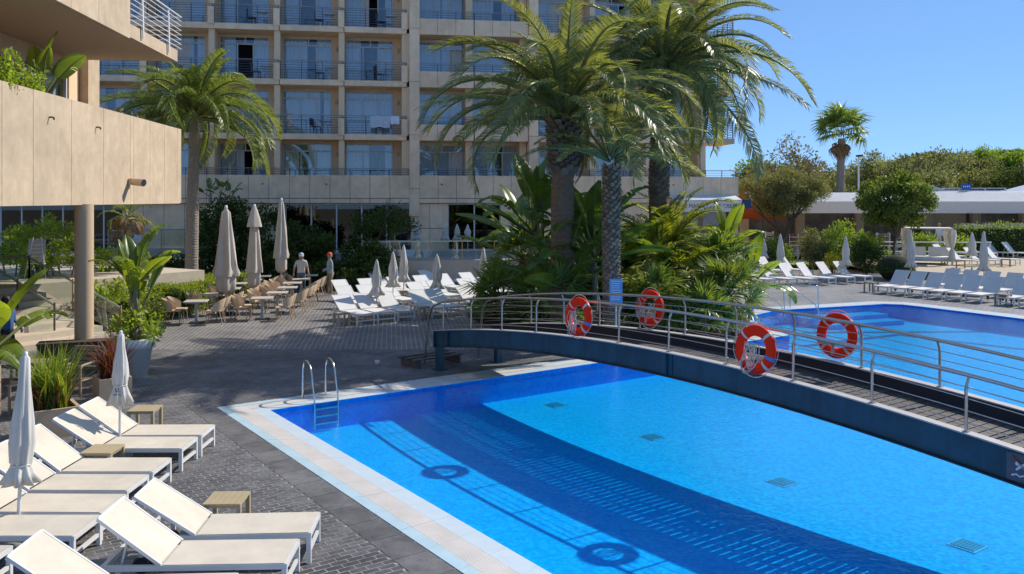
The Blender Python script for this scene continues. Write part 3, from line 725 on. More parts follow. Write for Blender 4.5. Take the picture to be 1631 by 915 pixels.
# ground floor: glazed and panelled stretches
def ground_panels(a, b, y=0.0):
    wall_box(a, b, y + .032, y + .2, TERR, 3.9, M_joint, 'wall_core')
    panels(a, b, TERR, 2.52, y, 1.03); panels(a, b, 2.53, 3.89, y, 1.03)
def glazing(a, b, k, y=.12):
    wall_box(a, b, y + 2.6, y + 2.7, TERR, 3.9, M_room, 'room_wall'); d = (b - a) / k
    fr = MB()
    for q in range(k + 1): fr.box((a + d * q, y, (TERR + 3.9) / 2), (.07, .08, 3.9 - TERR - .02))
    fr.box(((a + b) / 2, y, 3.85), (b - a, .076, .07)); fr.box(((a + b) / 2, y, TERR + .04), (b - a, .076, .07))
    f = fr.build('shop_window', M_alu, hotel); me = MB().box((0, 0, 0), (d - .09, .014, 3.9 - TERR - .18)).mesh('pane', M_pane2)
    for q in range(k): mk('pane', me, f, (a + d * (q + .5), y, (TERR + 3.9) / 2))
ground_panels(ft(655), ft(714)); glazing(ft(714), ft(797), 2); ground_panels(ft(797), ft(1075)); glazing(ft(455), ft(655), 5); ground_panels(ft(195), ft(455)); glazing(ft(-70), ft(195), 8, .3)
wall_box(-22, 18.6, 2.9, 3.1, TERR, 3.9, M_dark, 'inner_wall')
# left stretch of wall seen under the wing: high window band
cbox = thing('security_camera', 'small dome camera on hotel wall above the glass terrace', 'camera', (0, 0, 0), 0)
t = ft(691); w = hotel.matrix_basis @ Vector((t, -.10, 4.28)); cbox.location = w; cbox.rotation_euler.z = HA
MB().lathe([(0, -.13), (.05, -.12), (.09, -.04), (.09, .06), (.07, .10), (0, .10)], 10).build('dome', M_gdark, cbox); MB().box((0, .02, .12), (.12, .18, .10)).build('bracket', M_signw, cbox)
t = ft(707); vb = thing('vent_box', 'white framed vent square on the hotel wall', 'vent', hotel.matrix_basis @ Vector((t, -.08, 4.27)), HA)
mb = MB()
for x in (-.2, .2): mb.box((x, 0, 0), (.05, .06, .32))
for z in (-.14, .14): mb.box((0, 0, z), (.36, .06, .05))
mb.build('frame', M_signw, vb); MB().box((0, .02, 0), (.35, .02, .23)).build('grille', M_flange, vb)
# mini market awning
aw = thing('shop_awning', 'grey awning lettered MINI MARKET with pale blue box above the shop', 'awning', hotel.matrix_basis @ Vector((ft(1115), -1.2, 3.74)), HA)
AW = 4.0
MB().box((0, 0, .0), (AW, .03, .66)).build('valance', mat('awning_grey', (.80, .72, .64), .8, .04), aw)
mb = MB(); mb.add([(-AW / 2, -.02, .34), (AW / 2, -.02, .34), (AW / 2, 1.05, .62), (-AW / 2, 1.05, .62)], [(0, 1, 2, 3)]); mb.add([(-AW / 2, -.02, .33), (AW / 2, -.02, .33), (AW / 2, 1.05, .61), (-AW / 2, 1.05, .61)], [(3, 2, 1, 0)]); mb.build('canopy', mat('awning_white', (.62, .66, .70), .7), aw)
MB().box((AW / 2 + .28, .02, .1), (.5, .05, .5)).build('side_flag', mat('awning_blue', (.02, .07, .16), .7), aw)
text('MINI MARKET - ICE CREAM', .31, aw, (.0, -.02, -.02), (R(90), 0, 0), M_navy)
wall_box(ft(1080), ft(1160), .3, .5, TERR, 3.9, mat('shop_white', (.45, .45, .45), .8), 'wall')
# balcony furniture and towels
BCH = Proto('balcony_chair')
mb = MB(); mb.box((0, 0, .42), (.46, .46, .04)); BCH.add('seat', mb.mesh('seat', M_dchair))
mb = MB(); mb.box((0, .22, .68), (.46, .03, .40)); BCH.add('backrest', mb.mesh('backrest', M_dchair))
lm = MB().box((0, 0, .2), (.03, .03, .4)).mesh('leg', M_dchair)
for x in (-.2, .2):
    for y in (-.2, .2): BCH.add('leg', lm, None, (x, y, 0))
BTB = Proto('balcony_table')
BTB.add('table_top', MB().lathe([(0, .70), (.33, .70), (.33, .73), (0, .73)], 14).mesh('table_top', M_alu)); BTB.add('leg', MB().tube([(0, 0, 0), (0, 0, .7)], .025, 6).mesh('leg', M_alu)); BTB.add('foot', MB().lathe([(.22, 0), (.22, .02), (0, .03)], 12).mesh('foot', M_alu))
FN = {1: 'second', 2: 'third', 3: 'fourth'}
bays = [(-10.10, 'fourth'), (-6.74, 'third'), (-3.38, 'second')]
for fi in (1, 2, 3):
    for x0, bn in bays[0 if fi > 1 else 1:]:
        nm = {'fourth': 'third bay left of the wide pilaster', 'third': 'second bay left of the wide pilaster', 'second': 'bay beside the wide pilaster'}[bn]
        j = rr.uniform(-.15, .15)
        BCH.make(hotel.matrix_basis @ Vector((x0 + 1.95 + j, .45, FL[fi])), HA + R(rr.uniform(60, 120)), f'dark chair on {FN[fi]} row balcony, {nm}', 'chair', 'dark chairs on the hotel balconies')
        BTB.make(hotel.matrix_basis @ Vector((x0 + 2.5 + j, .42, FL[fi])), HA, f'small metal table on {FN[fi]} row balcony, {nm}', 'table', 'small tables on the hotel balconies')
M_towel = mat('striped_towel', (.55, .57, .60), .9, .25, 14); 
for (pa, pb), lb, d in (((590, 621), 'patterned towel hanging over the balcony rail', .62), ((622, 636), 'plain white towel hanging beside the patterned one on balcony rail', .42)):
    a, b = ft(pa), ft(pb); mb = MB(); N = 10; vs = []
    for k in range(N + 1):
        x = (b - a) * k / N; y = .012 * math.sin(k * 1.3)
        vs += [(x, -.05 + y, 1.0 - d - .03 * math.sin(k)), (x, -.04 + y, .98), (x, 0, 1.03), (x, .04 + y, .98), (x, .05 + y, 1.0 - d * .7)]
    mb.add(vs, [(5 * k + q, 5 * k + 5 + q, 5 * k + 6 + q, 5 * k + 1 + q) for k in range(N) for q in range(4)], True)
    t_ = mb.build('towel', M_towel if d > .5 else M_signw, None, hotel.matrix_basis @ Vector((a, -.06, FL[1])), (0, 0, HA)); tag(t_, lb, 'towel', 'towels on the balcony rail')

# ------------------------------------------------------------------ hotel terrace with glass balustrade
ter = MB(); 
T0 = Vector(gp(585, 318 + F * (CAMH) / 40.0)); TD = Vector((HC, HS))
def terr_pt(px, Y): return ((px - CX) / F * Y, Y)
poly = [(-11.5, 44.2), (-7.2, 40.6), (10.5, 42.4), (12.8, 48.5), (-12, 45.6)]
tb = MB().prism([(-13.6, 45.8), (-8.6, 45.2), (-7.0, 39.6), (11.5, 42.5), (11.0, 49.4)], -.05, TERR).build('hotel_terrace', M_terr); tag(tb, kind='structure')
def glass_rail(name, label, pts, h, posts_every, mpost=M_bronze, z=None, cat='balustrade'):
    r_ = thing(name, label, cat, (pts[0][0], pts[0][1], pts[0][2]))
    o = Vector(pts[0])
    for a, b in zip(pts[:-1], pts[1:]):
        a, b = Vector(a) - o, Vector(b) - o; L_ = (b - a).length; k = max(1, round(L_ / posts_every)); d = (b - a) / k
        nrm = Vector((-(b - a).y, (b - a).x, 0)).normalized()
        for q in range(k):
            p, p2 = a + d * (q + .03), a + d * (q + .97)
            mb = MB(); e = nrm * .006
            vs = [p - e, p2 - e, p2 + e, p + e]; vs = [v + Vector((0, 0, .08)) for v in vs] + [v + Vector((0, 0, h)) for v in vs]
            mb.add(vs, [(0, 1, 5, 4), (1, 2, 6, 5), (2, 3, 7, 6), (3, 0, 4, 7), (4, 5, 6, 7), (0, 3, 2, 1)]); mb.build('glass_panel', M_clear, r_)
            MB().box((0, 0, h / 2 + .02), (.045, .04, h)).build('post', mpost, r_, a + d * q)
        MB().box((0, 0, h / 2 + .02), (.045, .04, h)).build('post', mpost, r_, b)
        MB().bar(a + Vector((0, 0, h - .06)), b + Vector((0, 0, h - .06)), .022, .06).build('top_rail', M_gedge, r_)
    return r_
glass_rail('glass_balustrade', 'long glass balustrade with bronze posts edging the hotel terrace behind white loungers', [(-6.9, 39.75, TERR), (11.3, 42.6, TERR)], .95, 1.6)
# raised walkway on the left with glass rail
wk = MB(); wk.prism([(-20.0, 42.2), (-11.2, 43.6), (-11.3, 44.8), (-20.2, 43.6)], 1.18, 1.62)
tag(wk.build('raised_walkway', M_terr), kind='structure')
glass_rail('glass_balustrade', 'glass balustrade with bronze posts along the raised walkway behind the queen palm', [(-19.9, 42.3, 1.62), (-11.3, 43.7, 1.62)], 1.0, 1.3)

# ------------------------------------------------------------------ left wing (local x along the wall going away, y to its left)
LD = Vector((-.0843, .9964)); LA = math.atan2(LD.y, LD.x)
wing = thing('hotel_wing', 'beige panelled balcony wing on a round column above the deck', 'building', (-9.06, 0, 0), LA)
ZS = 4.08
def wbox(x0, x1, y0, y1, z0, z1, m, name): return MB().box((0, 0, 0), (x1 - x0, y1 - y0, z1 - z0)).build(name, m, wing, ((x0 + x1) / 2, (y0 + y1) / 2, (z0 + z1) / 2))
XE = 30.1
def wpx(px):                                              # photo column -> metres along the wing front
    r = (px - CX) / F; Y = -9.06 / (r + .0846); return Y / .9964
joints = [10.5, 13.5, 15.6] + [wpx(p) for p in (3, 53, 114, 165, 208, 213, 239, 262, 283)] + [XE]
for a, b in zip(joints[:-1], joints[1:]):
    hgt = 2.60; mk('panel', MB().box((0, 0, 0), (b - a - .018, .14, hgt)).mesh('panel', M_beige), wing, ((a + b) / 2, .07, ZS - .12 + hgt / 2))
wbox(10.5, XE - .01, .141, .30, ZS + .05, ZS + 2.46, M_joint, 'parapet_core')
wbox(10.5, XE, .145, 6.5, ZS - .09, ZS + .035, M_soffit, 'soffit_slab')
wbox(XE + .001, XE + .12, .0, 6.5, ZS - .1, ZS + 2.48, M_beige, 'end_panel')
wbox(10.5, XE - .1, .302, 1.5, ZS + .04, ZS + 2.0, M_soil, 'planting_trough')
# recessed upper wall with window and lit end strip
YB = 3.4
wend = 31.1
wbox(8, 26.2, YB, YB + .3, ZS + .04, 9.2, M_cream, 'wall'); wbox(29.3, 30.1, YB, YB + .3, ZS + .04, 9.2, M_cream, 'wall'); wbox(26.2, 29.3, YB, YB + .3, 8.45, 9.2, M_cream, 'wall')
wbox(30.12, wend, YB - .3, YB + 3, ZS + .04, 12, M_beige, 'wall_end')
fr = MB()
for x in (26.25, 27.75, 29.25): fr.box((x, YB + .1, 6.25), (.09, .09, 4.3))
fr.box((27.75, YB + .1, 8.40), (3.0, .085, .09)); wf = fr.build('window', M_alu, wing)
pm_ = MB().box((0, 0, 0), (1.40, .012, 4.2)).mesh('pane', M_pane)
for x in (27.0, 28.5): mk('pane', pm_, wf, (x, YB + .1, 6.25))
cm_ = curtain_mesh(2.9, 4.1); mk('curtain', cm_, wf, (26.3, YB + .35, 4.2))
# upper balcony: soffit slab, solid fascia panels, open railing at the end
ZU = 8.85
wbox(8, 29.6, .02, 6.5, ZU, ZU + .30, M_soffit, 'upper_slab')
xs = [8, 11, 13.6, 16.2, 18.6, 20.9, 22.6, 24.9]
XF = 24.9
for a, b in zip(xs[:-1], xs[1:]): mk('panel', MB().box((0, 0, 0), (b - a - .018, .14, 2.6)).mesh('panel', M_beige), wing, ((a + b) / 2, -.05, ZU + 1.2))
wbox(8, XF - .01, .022, .16, ZU + .302, ZU + 2.4, M_joint, 'parapet_core')
wbox(XF - .005, 29.6, -.06, .018, ZU - .02, ZU + .38, M_beige, 'slab_edge')
mb = MB(); mb.cur = 0
for k in range(7): mb.tube([(XF, -.12, ZU + .45 + k * .16), (29.8, -.12, ZU + .45 + k * .16), (29.8, 4, ZU + .45 + k * .16)], .018, 5)
for x in (XF + 1.1, XF + 3.6): mb.bar((x, -.12, ZU + .1), (x - .1, -.12, ZU + 1.5), .10, .035, (0, 1, 0))
mb.tube([(XF, -.12, ZU + 1.55), (29.8, -.12, ZU + 1.55), (29.8, 4, ZU + 1.55)], .03, 6); mb.build('railing', M_alu, wing)
# round column
cx_, cy_ = gp(134, 573); colm = MB(); colm.lathe([(.225, 0), (.225, ZS - .1)], 28); colm.lathe([(0, .0), (.26, 0), (.26, .04), (.226, .05)], 28)
co = colm.build('column', M_column, wing); inv = wing.matrix_basis.inverted() @ Vector((cx_, cy_, 0)); co.location = inv
# ground floor glass wall under the wing
wbox(10, XE, 6.5, 6.7, 0, 12, M_room, 'rear_wall')
# spotlight on the parapet and two small scuppers
p = wing.matrix_basis @ Vector((wpx(205), -.1, 4.62)); sp = thing('wall_spotlight', 'cylindrical cream spotlight fixed on the wing parapet', 'light', p, 0)
d = Vector((.93, -.33, -.08)).normalized(); a = Vector((0, 0, 0)); mb = MB(); mb.tube([a, a + d * .42], [.10, .115], 16); mb.build('housing', M_column, sp)
mb = MB(); mb.tube([a + d * .415, a + d * .43], .098, 16); mb.build('lens', M_gdark, sp); MB().box((-.02, .02, .0), (.10, .22, .18)).build('bracket', M_column, sp)
for px, py in ((78, 187), (153, 203)):
    x_ = wpx(px); Yd = x_ * .9964; z = CAMH - (py - HY) / F * Yd; p = wing.matrix_basis @ Vector((x_, 0, z))
    mb = MB(); mb.tube([(-.02, 0, 0), (.09, 0, 0), (.11, 0, -.015), (.11, 0, -.06)], .022, 6); sc_ = mb.build('scupper_spout', M_joint, wing); sc_.location = (x_, .0, z); sc_.rotation_euler = (0, 0, R(-90) )

# ------------------------------------------------------------------ stone stairs on the left with glass sides
st = thing('stone_stairs', 'wide beige stone stairs rising to the terrace beside the column', 'stairs', (0, 0, 0))
SB = Vector((-11.7, 25.3)); st.location = (SB.x, SB.y, 0); st.rotation_euler.z = UANG + R(23)
# local x along u (towards right/away), y along -v (up the stairs)
NS_ = 8; RS, TRD = .165, .60
for k in range(NS_):
    d = NS_ - k
    MB().b2((-7.0 , k * TRD, 0 if k == 0 else k * RS - .02), (0.0, k * TRD + TRD + .03, (k + 1) * RS)).build('step', M_stair, st)
tl = MB(); a_ = SB; 
land = MB().b2((-9, NS_ * TRD + .03, 0), (7, NS_ * TRD + 9, NS_ * RS - .003)).build('landing', M_stair, st)
def srail(pts, lb):
    return glass_rail('glass_balustrade', lb, pts, .95, 2.6, M_post)
def stl(x, y, z): p = st.matrix_basis @ Vector((x, y, z)); return (p.x, p.y, p.z)
srail([stl(-1.3, .9, RS), stl(-1.3, NS_ * TRD, NS_ * RS)], 'sloping glass side panel with dark posts running down the middle of the stairs')
glass_rail('glass_balustrade', 'glass balustrade with bronze posts along the upper edge of the stairs', [stl(.12, -.1, .0), stl(.12, NS_ * TRD, NS_ * RS), stl(.12, NS_ * TRD + 6, NS_ * RS)], .95, 3.0)

# ------------------------------------------------------------------ shops on the far right
SY = 60.0
shop = thing('shop_arcade', 'low row of shops with pale awnings and brown columns behind the hedge', 'building', (24, SY, 0), R(-3))
M_shopw = mat('shop_wall', (.40, .30, .19), .8, .08); M_metal = mat('roof_sheet', (.55, .57, .60), .5, .05); M_awn = mat('awning_cloth', (.88, .78, .68), .8, .05); M_awnt = mat('awning_top', (.80, .82, .84), .7, .05)
MB().b2((-8, 3.0, 0), (26, 8, 4.1)).build('wall', mat('shop_inside', (.16, .125, .10), .8, .5, 1.5), shop)
MB().b2((-8.3, 2.6, 4.1), (26, 9, 4.45)).build('roof', M_metal, shop)
for x0, x1, up in ((-7.4, 4.2, 0), (4.4, 22.0, .1)):
    a = MB(); a.add([(x0, -.0, 3.95), (x1, 0, 3.95), (x1, 2.8, 4.6 + up), (x0, 2.8, 4.6 + up)], [(0, 1, 2, 3), (3, 2, 1, 0)]); w_ = a.build('awning', M_awnt, shop)
    MB().box(((x0 + x1) / 2, -.02, 3.55), (x1 - x0, .03, .82)).build('valance', M_awn, w_)
MB().box((4.3, .3, 3.7), (.18, .5, 1.1)).build('awning_joint', M_gdark, shop); MB().box((13.3, .3, 3.7), (.2, .5, 1.2)).build('awning_joint', M_gdark, shop)
for x in (-7.2, -3.2, 1.0, 5.8, 9.2, 12.6): MB().box((x, 2.2, 1.7), (.55, .55, 3.4)).build('column', M_shopw, shop)
MB().box((7.4, 2.6, 1.6), (2.6, .2, 3.2)).build('wall_panel', M_shopw, shop)
for x, w_ in ((-3.5, 3.0), (6.0, 2.6), (16, 3.0)):
    mb = MB(); mb.add([(x - w_, 2.9, 4.46), (x + w_, 2.9, 4.46), (x, 2.9, 5.25), (x - w_, 8.5, 4.46), (x + w_, 8.5, 4.46), (x, 8.5, 5.25)], [(0, 1, 2), (5, 4, 3), (0, 2, 5, 3), (1, 4, 5, 2)]); mb.build('roof_vault', M_metal, shop)
mb = MB()
for k in range(3): mb.box((9.6, 3.2, 4.6 + k * .16), (4.6, .05, .05))
for x in (7.4, 8.9, 10.4, 11.8): mb.box((x, 3.2, 4.7), (.05, .05, .5))
mb.build('roof_rail', M_signw, shop)
bs = thing('roof_sign', 'small blue and white sign standing on the shop roof', 'sign', shop.matrix_basis @ Vector((8.9, 2.9, 4.72)), R(-3))
MB().box((0, 0, .3), (.62, .06, .45)).build('panel', mat('sign_blue', (.01, .10, .42), .5), bs); 
for k in range(4): MB().box((-.21 + k * .14, -.035, .32), (.07, .02, .12)).build('letter_block', M_signw, bs)
# goods stands in front of the shops
sr = random.Random(4)
for k, (x, y, w_, h_) in enumerate([(-6.2, -.2, .5, 1.9), (-4.4, .4, .6, 1.7), (-3.0, .2, .7, 1.6), (-1.8, .5, .5, 1.8), (.2, .3, .9, 1.7), (1.6, .1, .8, 1.8), (2.9, .4, .7, 1.6), (14.5, .3, 1.0, 2.1)]):
    r_ = thing('goods_stand', f'{ORD[k]} goods stand from the olive tree, before the shop fronts', 'display stand', shop.matrix_basis @ Vector((x, y - .9, 0)), sr.uniform(-.3, .3), 'goods stands before the shops')
    mb = MB()
    for sx in (-w_ / 2, w_ / 2): mb.box((sx, 0, h_ / 2), (.05, .4, h_))
    mb.build('frame', M_alu, r_)
    for q in range(5):
        MB().box((0, 0, .25 + q * h_ / 5.5), (w_ - .055, .4, .04)).build('shelf', M_alu, r_)
        mb = MB()
        for e in range(4): mb.box((-w_ / 2 + w_ * (e + .5) / 4, 0, .27 + q * h_ / 5.5 + .11), (w_ / 5, .25, sr.uniform(.1, .18)))
        mb.build('goods', mat(f'goods{sr.randint(0, 4)}', sr.choice([(.5, .5, .5), (.15, .2, .3), (.4, .25, .15), (.55, .5, .4), (.3, .1, .08)]), .6), r_)
# orange red shade sail
sail = MB(); N = 10; P = [Vector((14.9, 56, 4.75)), Vector((16.2, 55.5, 3.4)), Vector((18.2, 56.5, 2.75)), Vector((14.9, 58.0, 2.8))]
vs = []
for i in range(N + 1):
    for j in range(N + 1):
        a, b = i / N, j / N; q = P[0].lerp(P[1], a).lerp(P[3].lerp(P[2], a), b); q.z -= .35 * math.sin(math.pi * a) * math.sin(math.pi * b); vs.append(q)
sail.add(vs, [(i * (N + 1) + j, (i + 1) * (N + 1) + j, (i + 1) * (N + 1) + j + 1, i * (N + 1) + j + 1) for i in range(N) for j in range(N)], True)
sl_ = thing('shade_sail', 'orange red shade sail stretched beside the hotel corner', 'shade sail', (0, 0, 0)); sail.build('cloth', mat('sail_red', (.21, .034, .014), .8, .06, trans=.08, tcol=(.3, .04, .015)), sl_)
MB().tube([P[2], P[2] - Vector((0, 0, 2.75))], .05, 6).build('mast', M_gdark, sl_); MB().tube([P[1], P[1] - Vector((0, 0, 3.4))], .05, 6).build('mast', M_gdark, sl_)
# white garden railing before the shrubs
fc = thing('garden_fence', 'white tube railing running behind the far loungers', 'fence', (12.5, 50.5, 0), R(-4))
for z in (.5, .95, 1.4): MB().tube([(0, 0, z), (10.5, 0, z)], .035, 6).build('rail', M_signw, fc)
for k in range(6): MB().tube([(k * 2.1, 0, 0), (k * 2.1, 0, 1.45)], .03, 6).build('post', M_signw, fc)
fc = thing('garden_fence', 'white tube railing behind the cabana daybed', 'fence', (23.2, 54.5, .3), R(-4))
for z in (.5, 1.1): MB().tube([(0, 0, z), (7, 0, z)], .035, 6).build('rail', M_signw, fc)
for k in range(4): MB().tube([(k * 2.3, 0, 0), (k * 2.3, 0, 1.15)], .03, 6).build('post', M_signw, fc)
# sandy upper terrace on the right with its kerb
ut = MB().prism([(20.6, 45.2), (24.1, 40.5), (34, 27), (60, 42), (46, 59), (21.5, 58), (20.8, 50)], -.05, .34).build('sun_terrace', M_sandf); tag(ut, kind='structure')
kp = [Vector((20.6, 45.2, 0)), Vector((34, 27, 0))]; mb = MB(); mb.bar(kp[0] + Vector((0, -.02, .35)), kp[1] + Vector((0, -.02, .35)), .35, .1); k_ = mb.build('terrace_kerb', M_flange); tag(k_, kind='structure')
lw = MB().prism([(13.5, 54), (60, 54), (60, 59), (13.5, 59)], -.04, -.03 + .02).build('lawn', M_lawn); tag(lw, kind='structure')
# ------------------------------------------------------------------ vegetation
def unit(n, rs=nrs):
    v = rs.normal(size=(n, 3)); return v / np.linalg.norm(v, axis=1)[:, None]
def leaf_quads(P, s, asp=.5, up=.3, out=None, rs=nrs):    # one rhombic leaf at each point
    n = len(P); d = unit(n, rs); d[:, 2] += up
    if out is not None: d += out * .8
    d /= np.linalg.norm(d, axis=1)[:, None]
    w = np.cross(d, unit(n, rs)); w /= np.linalg.norm(w, axis=1)[:, None] + 1e-9
    S = (s * rs.uniform(.6, 1.25, n))[:, None]
    V = np.stack([P, P + d * S * .5 + w * S * asp * .5, P + d * S, P + d * S * .5 - w * S * asp * .5], 1).reshape(-1, 3)
    return V, np.arange(n * 4).reshape(-1, 4)
def cloud_pts(clumps, per, shell=.55, rs=nrs):            # points in the outer part of ellipsoid clumps
    out = []; nr = []
    for (c, r) in clumps:
        k = max(4, int(per * (r[0] * r[1] * r[2]) ** .5)) if hasattr(r, '__len__') else max(4, int(per * r ** 1.5))
        rr_ = np.array(r) if hasattr(r, '__len__') else np.array([r] * 3)
        d = unit(k, rs); q = (shell + (1 - shell) * rs.uniform(0, 1, k))[:, None]; out.append(np.array(c) + d * q * rr_); nr.append(d)
    return np.concatenate(out), np.concatenate(nr)
def crown_clumps(c, r, k, cr, rs=nrs, flat=1.0):          # clump centres filling a crown ellipsoid
    d = unit(k, rs); q = rs.uniform(.25, 1, k)[:, None] ** .5; P = np.array(c) + d * q * np.array(r)
    return [(p, [cr * f, cr * f, cr * f * flat]) for p, f in zip(P, rs.uniform(.55, 1.25, k))]
def cloud_mesh(name, clumps, per, s, m, asp=.5, up=.3, shell=.5, rs=nrs):
    P, N_ = cloud_pts(clumps, per, shell, rs); V, Q = leaf_quads(P, s, asp, up, N_, rs); return np_mesh(name, V, Q, m)
def limbs(mb, base, top, r0, n, spread, rs, depth=2):
    base, top = Vector(base), Vector(top)
    def grow(p, d, L_, r, lev):
        pts = [p]; q = p.copy(); dd = d.copy()
        for k in range(4):
            dd = (dd + Vector((rs.uniform(-.2, .2), rs.uniform(-.2, .2), rs.uniform(-.02, .14)))).normalized(); q = q + dd * L_ / 4; pts.append(q.copy())
        mb.tube(pts, [r * (1 - .17 * k) for k in range(5)], 5 if lev else 7)
        if lev < depth:
            for k in range(n if lev == 0 else 2 + (lev == 1)):
                a = rs.uniform(0, 6.28); e = Vector((math.cos(a), math.sin(a), rs.uniform(.3, .9))).normalized() * spread + dd; grow(pts[-1] if k < 2 else pts[3], e.normalized(), L_ * .72, r * .55, lev + 1)
    grow(base, (top - base).normalized(), (top - base).length, r0, 0)
def tree(name, label, loc, h_trunk, crown_c, crown_r, m, per=260, leaf=.16, cl=40, cr=.6, tr=.12, group=None, bark=None, seed=1, asp=.5, flat=.8, cat='tree', depth=2, nl=4, spread=.9):
    rs = np.random.RandomState(seed); pr = random.Random(seed); t = thing(name, label, cat, loc, 0, group)
    mb = MB(); limbs(mb, (0, 0, -.1), (pr.uniform(-.15, .15), pr.uniform(-.15, .15), h_trunk), tr, nl, spread, pr, depth); mb.build('trunk', bark or M_wood, t)
    mk('crown', cloud_mesh('crown', crown_clumps(crown_c, crown_r, cl, cr, rs, flat), per, leaf, m, asp, .2, .35, rs), t); return t
def shrub(name, label, loc, r, m, per=500, leaf=.10, cl=14, cr=None, seed=1, group=None, cat='shrub', asp=.5, stem=True, core=True, z0=None):
    rs = np.random.RandomState(seed); pr = random.Random(seed); t = thing(name, label, cat, loc, 0, group); r = r if hasattr(r, '__len__') else (r, r, r)
    c = (0, 0, r[2] if z0 is None else z0)
    mk('foliage', cloud_mesh('foliage', crown_clumps(c, [q * .75 for q in r], cl, cr or min(r) * .42, rs), per, leaf, m, asp, .25, .3, rs), t)
    if stem:
        mb = MB()
        for k in range(5):
            a = pr.uniform(0, 6.28); mb.tube([(.06 * math.cos(a), .06 * math.sin(a), -.03), (r[0] * .3 * math.cos(a), r[1] * .3 * math.sin(a), c[2] * .7), (r[0] * .55 * math.cos(a), r[1] * .55 * math.sin(a), c[2] * 1.25)], [.03, .02, .01], 5)
        mb.build('stem', M_wood, t)
    return t
def hedge(name, label, loc, rz, size, m, n=4000, leaf=.07, seed=1, group=None, rough=.05, top_m=None):   # clipped or loose box hedge
    rs = np.random.RandomState(seed); t = thing(name, label, 'hedge', loc, rz, group); L_, W_, H_ = size
    MB().box((0, 0, H_ / 2 - .04), (L_ - .14, W_ - .14, H_ - .14)).build('dark_core', M_core, t)  # solid dark core put in to keep the leaf shell opaque
    ar = np.array([L_ * W_, L_ * H_, L_ * H_, W_ * H_, W_ * H_]); k = (n * ar / ar.sum()).astype(int); P = []; N_ = []
    for f in range(5):
        a = rs.uniform(-.5, .5, k[f]); b = rs.uniform(-.5, .5, k[f]); z = np.zeros(k[f])
        if f == 0: q = np.stack([a * L_, b * W_, z + H_], 1); nn = (0, 0, 1)
        elif f in (1, 2): s = -1 if f == 1 else 1; q = np.stack([a * L_, z + s * W_ / 2, (b + .5) * H_], 1); nn = (0, s, 0)
        else: s = -1 if f == 3 else 1; q = np.stack([z + s * L_ / 2, a * W_, (b + .5) * H_], 1); nn = (s, 0, 0)
        bumpy = np.sin(q[:, 0] * 1.7 + seed) * np.cos(q[:, 1] * 2.1) * np.sin(q[:, 2] * 2.3 + 1)
        q = q + np.array(nn) * (rs.normal(size=k[f]) * rough + bumpy * rough * 1.6 - .03)[:, None]; P.append(q); N_.append(np.tile(nn, (k[f], 1)))
    P, N_ = np.concatenate(P), np.concatenate(N_).astype(float); V, Q = leaf_quads(P, leaf, .55, .2, N_, rs); mk('foliage', np_mesh('foliage', V, Q, m), t); return t

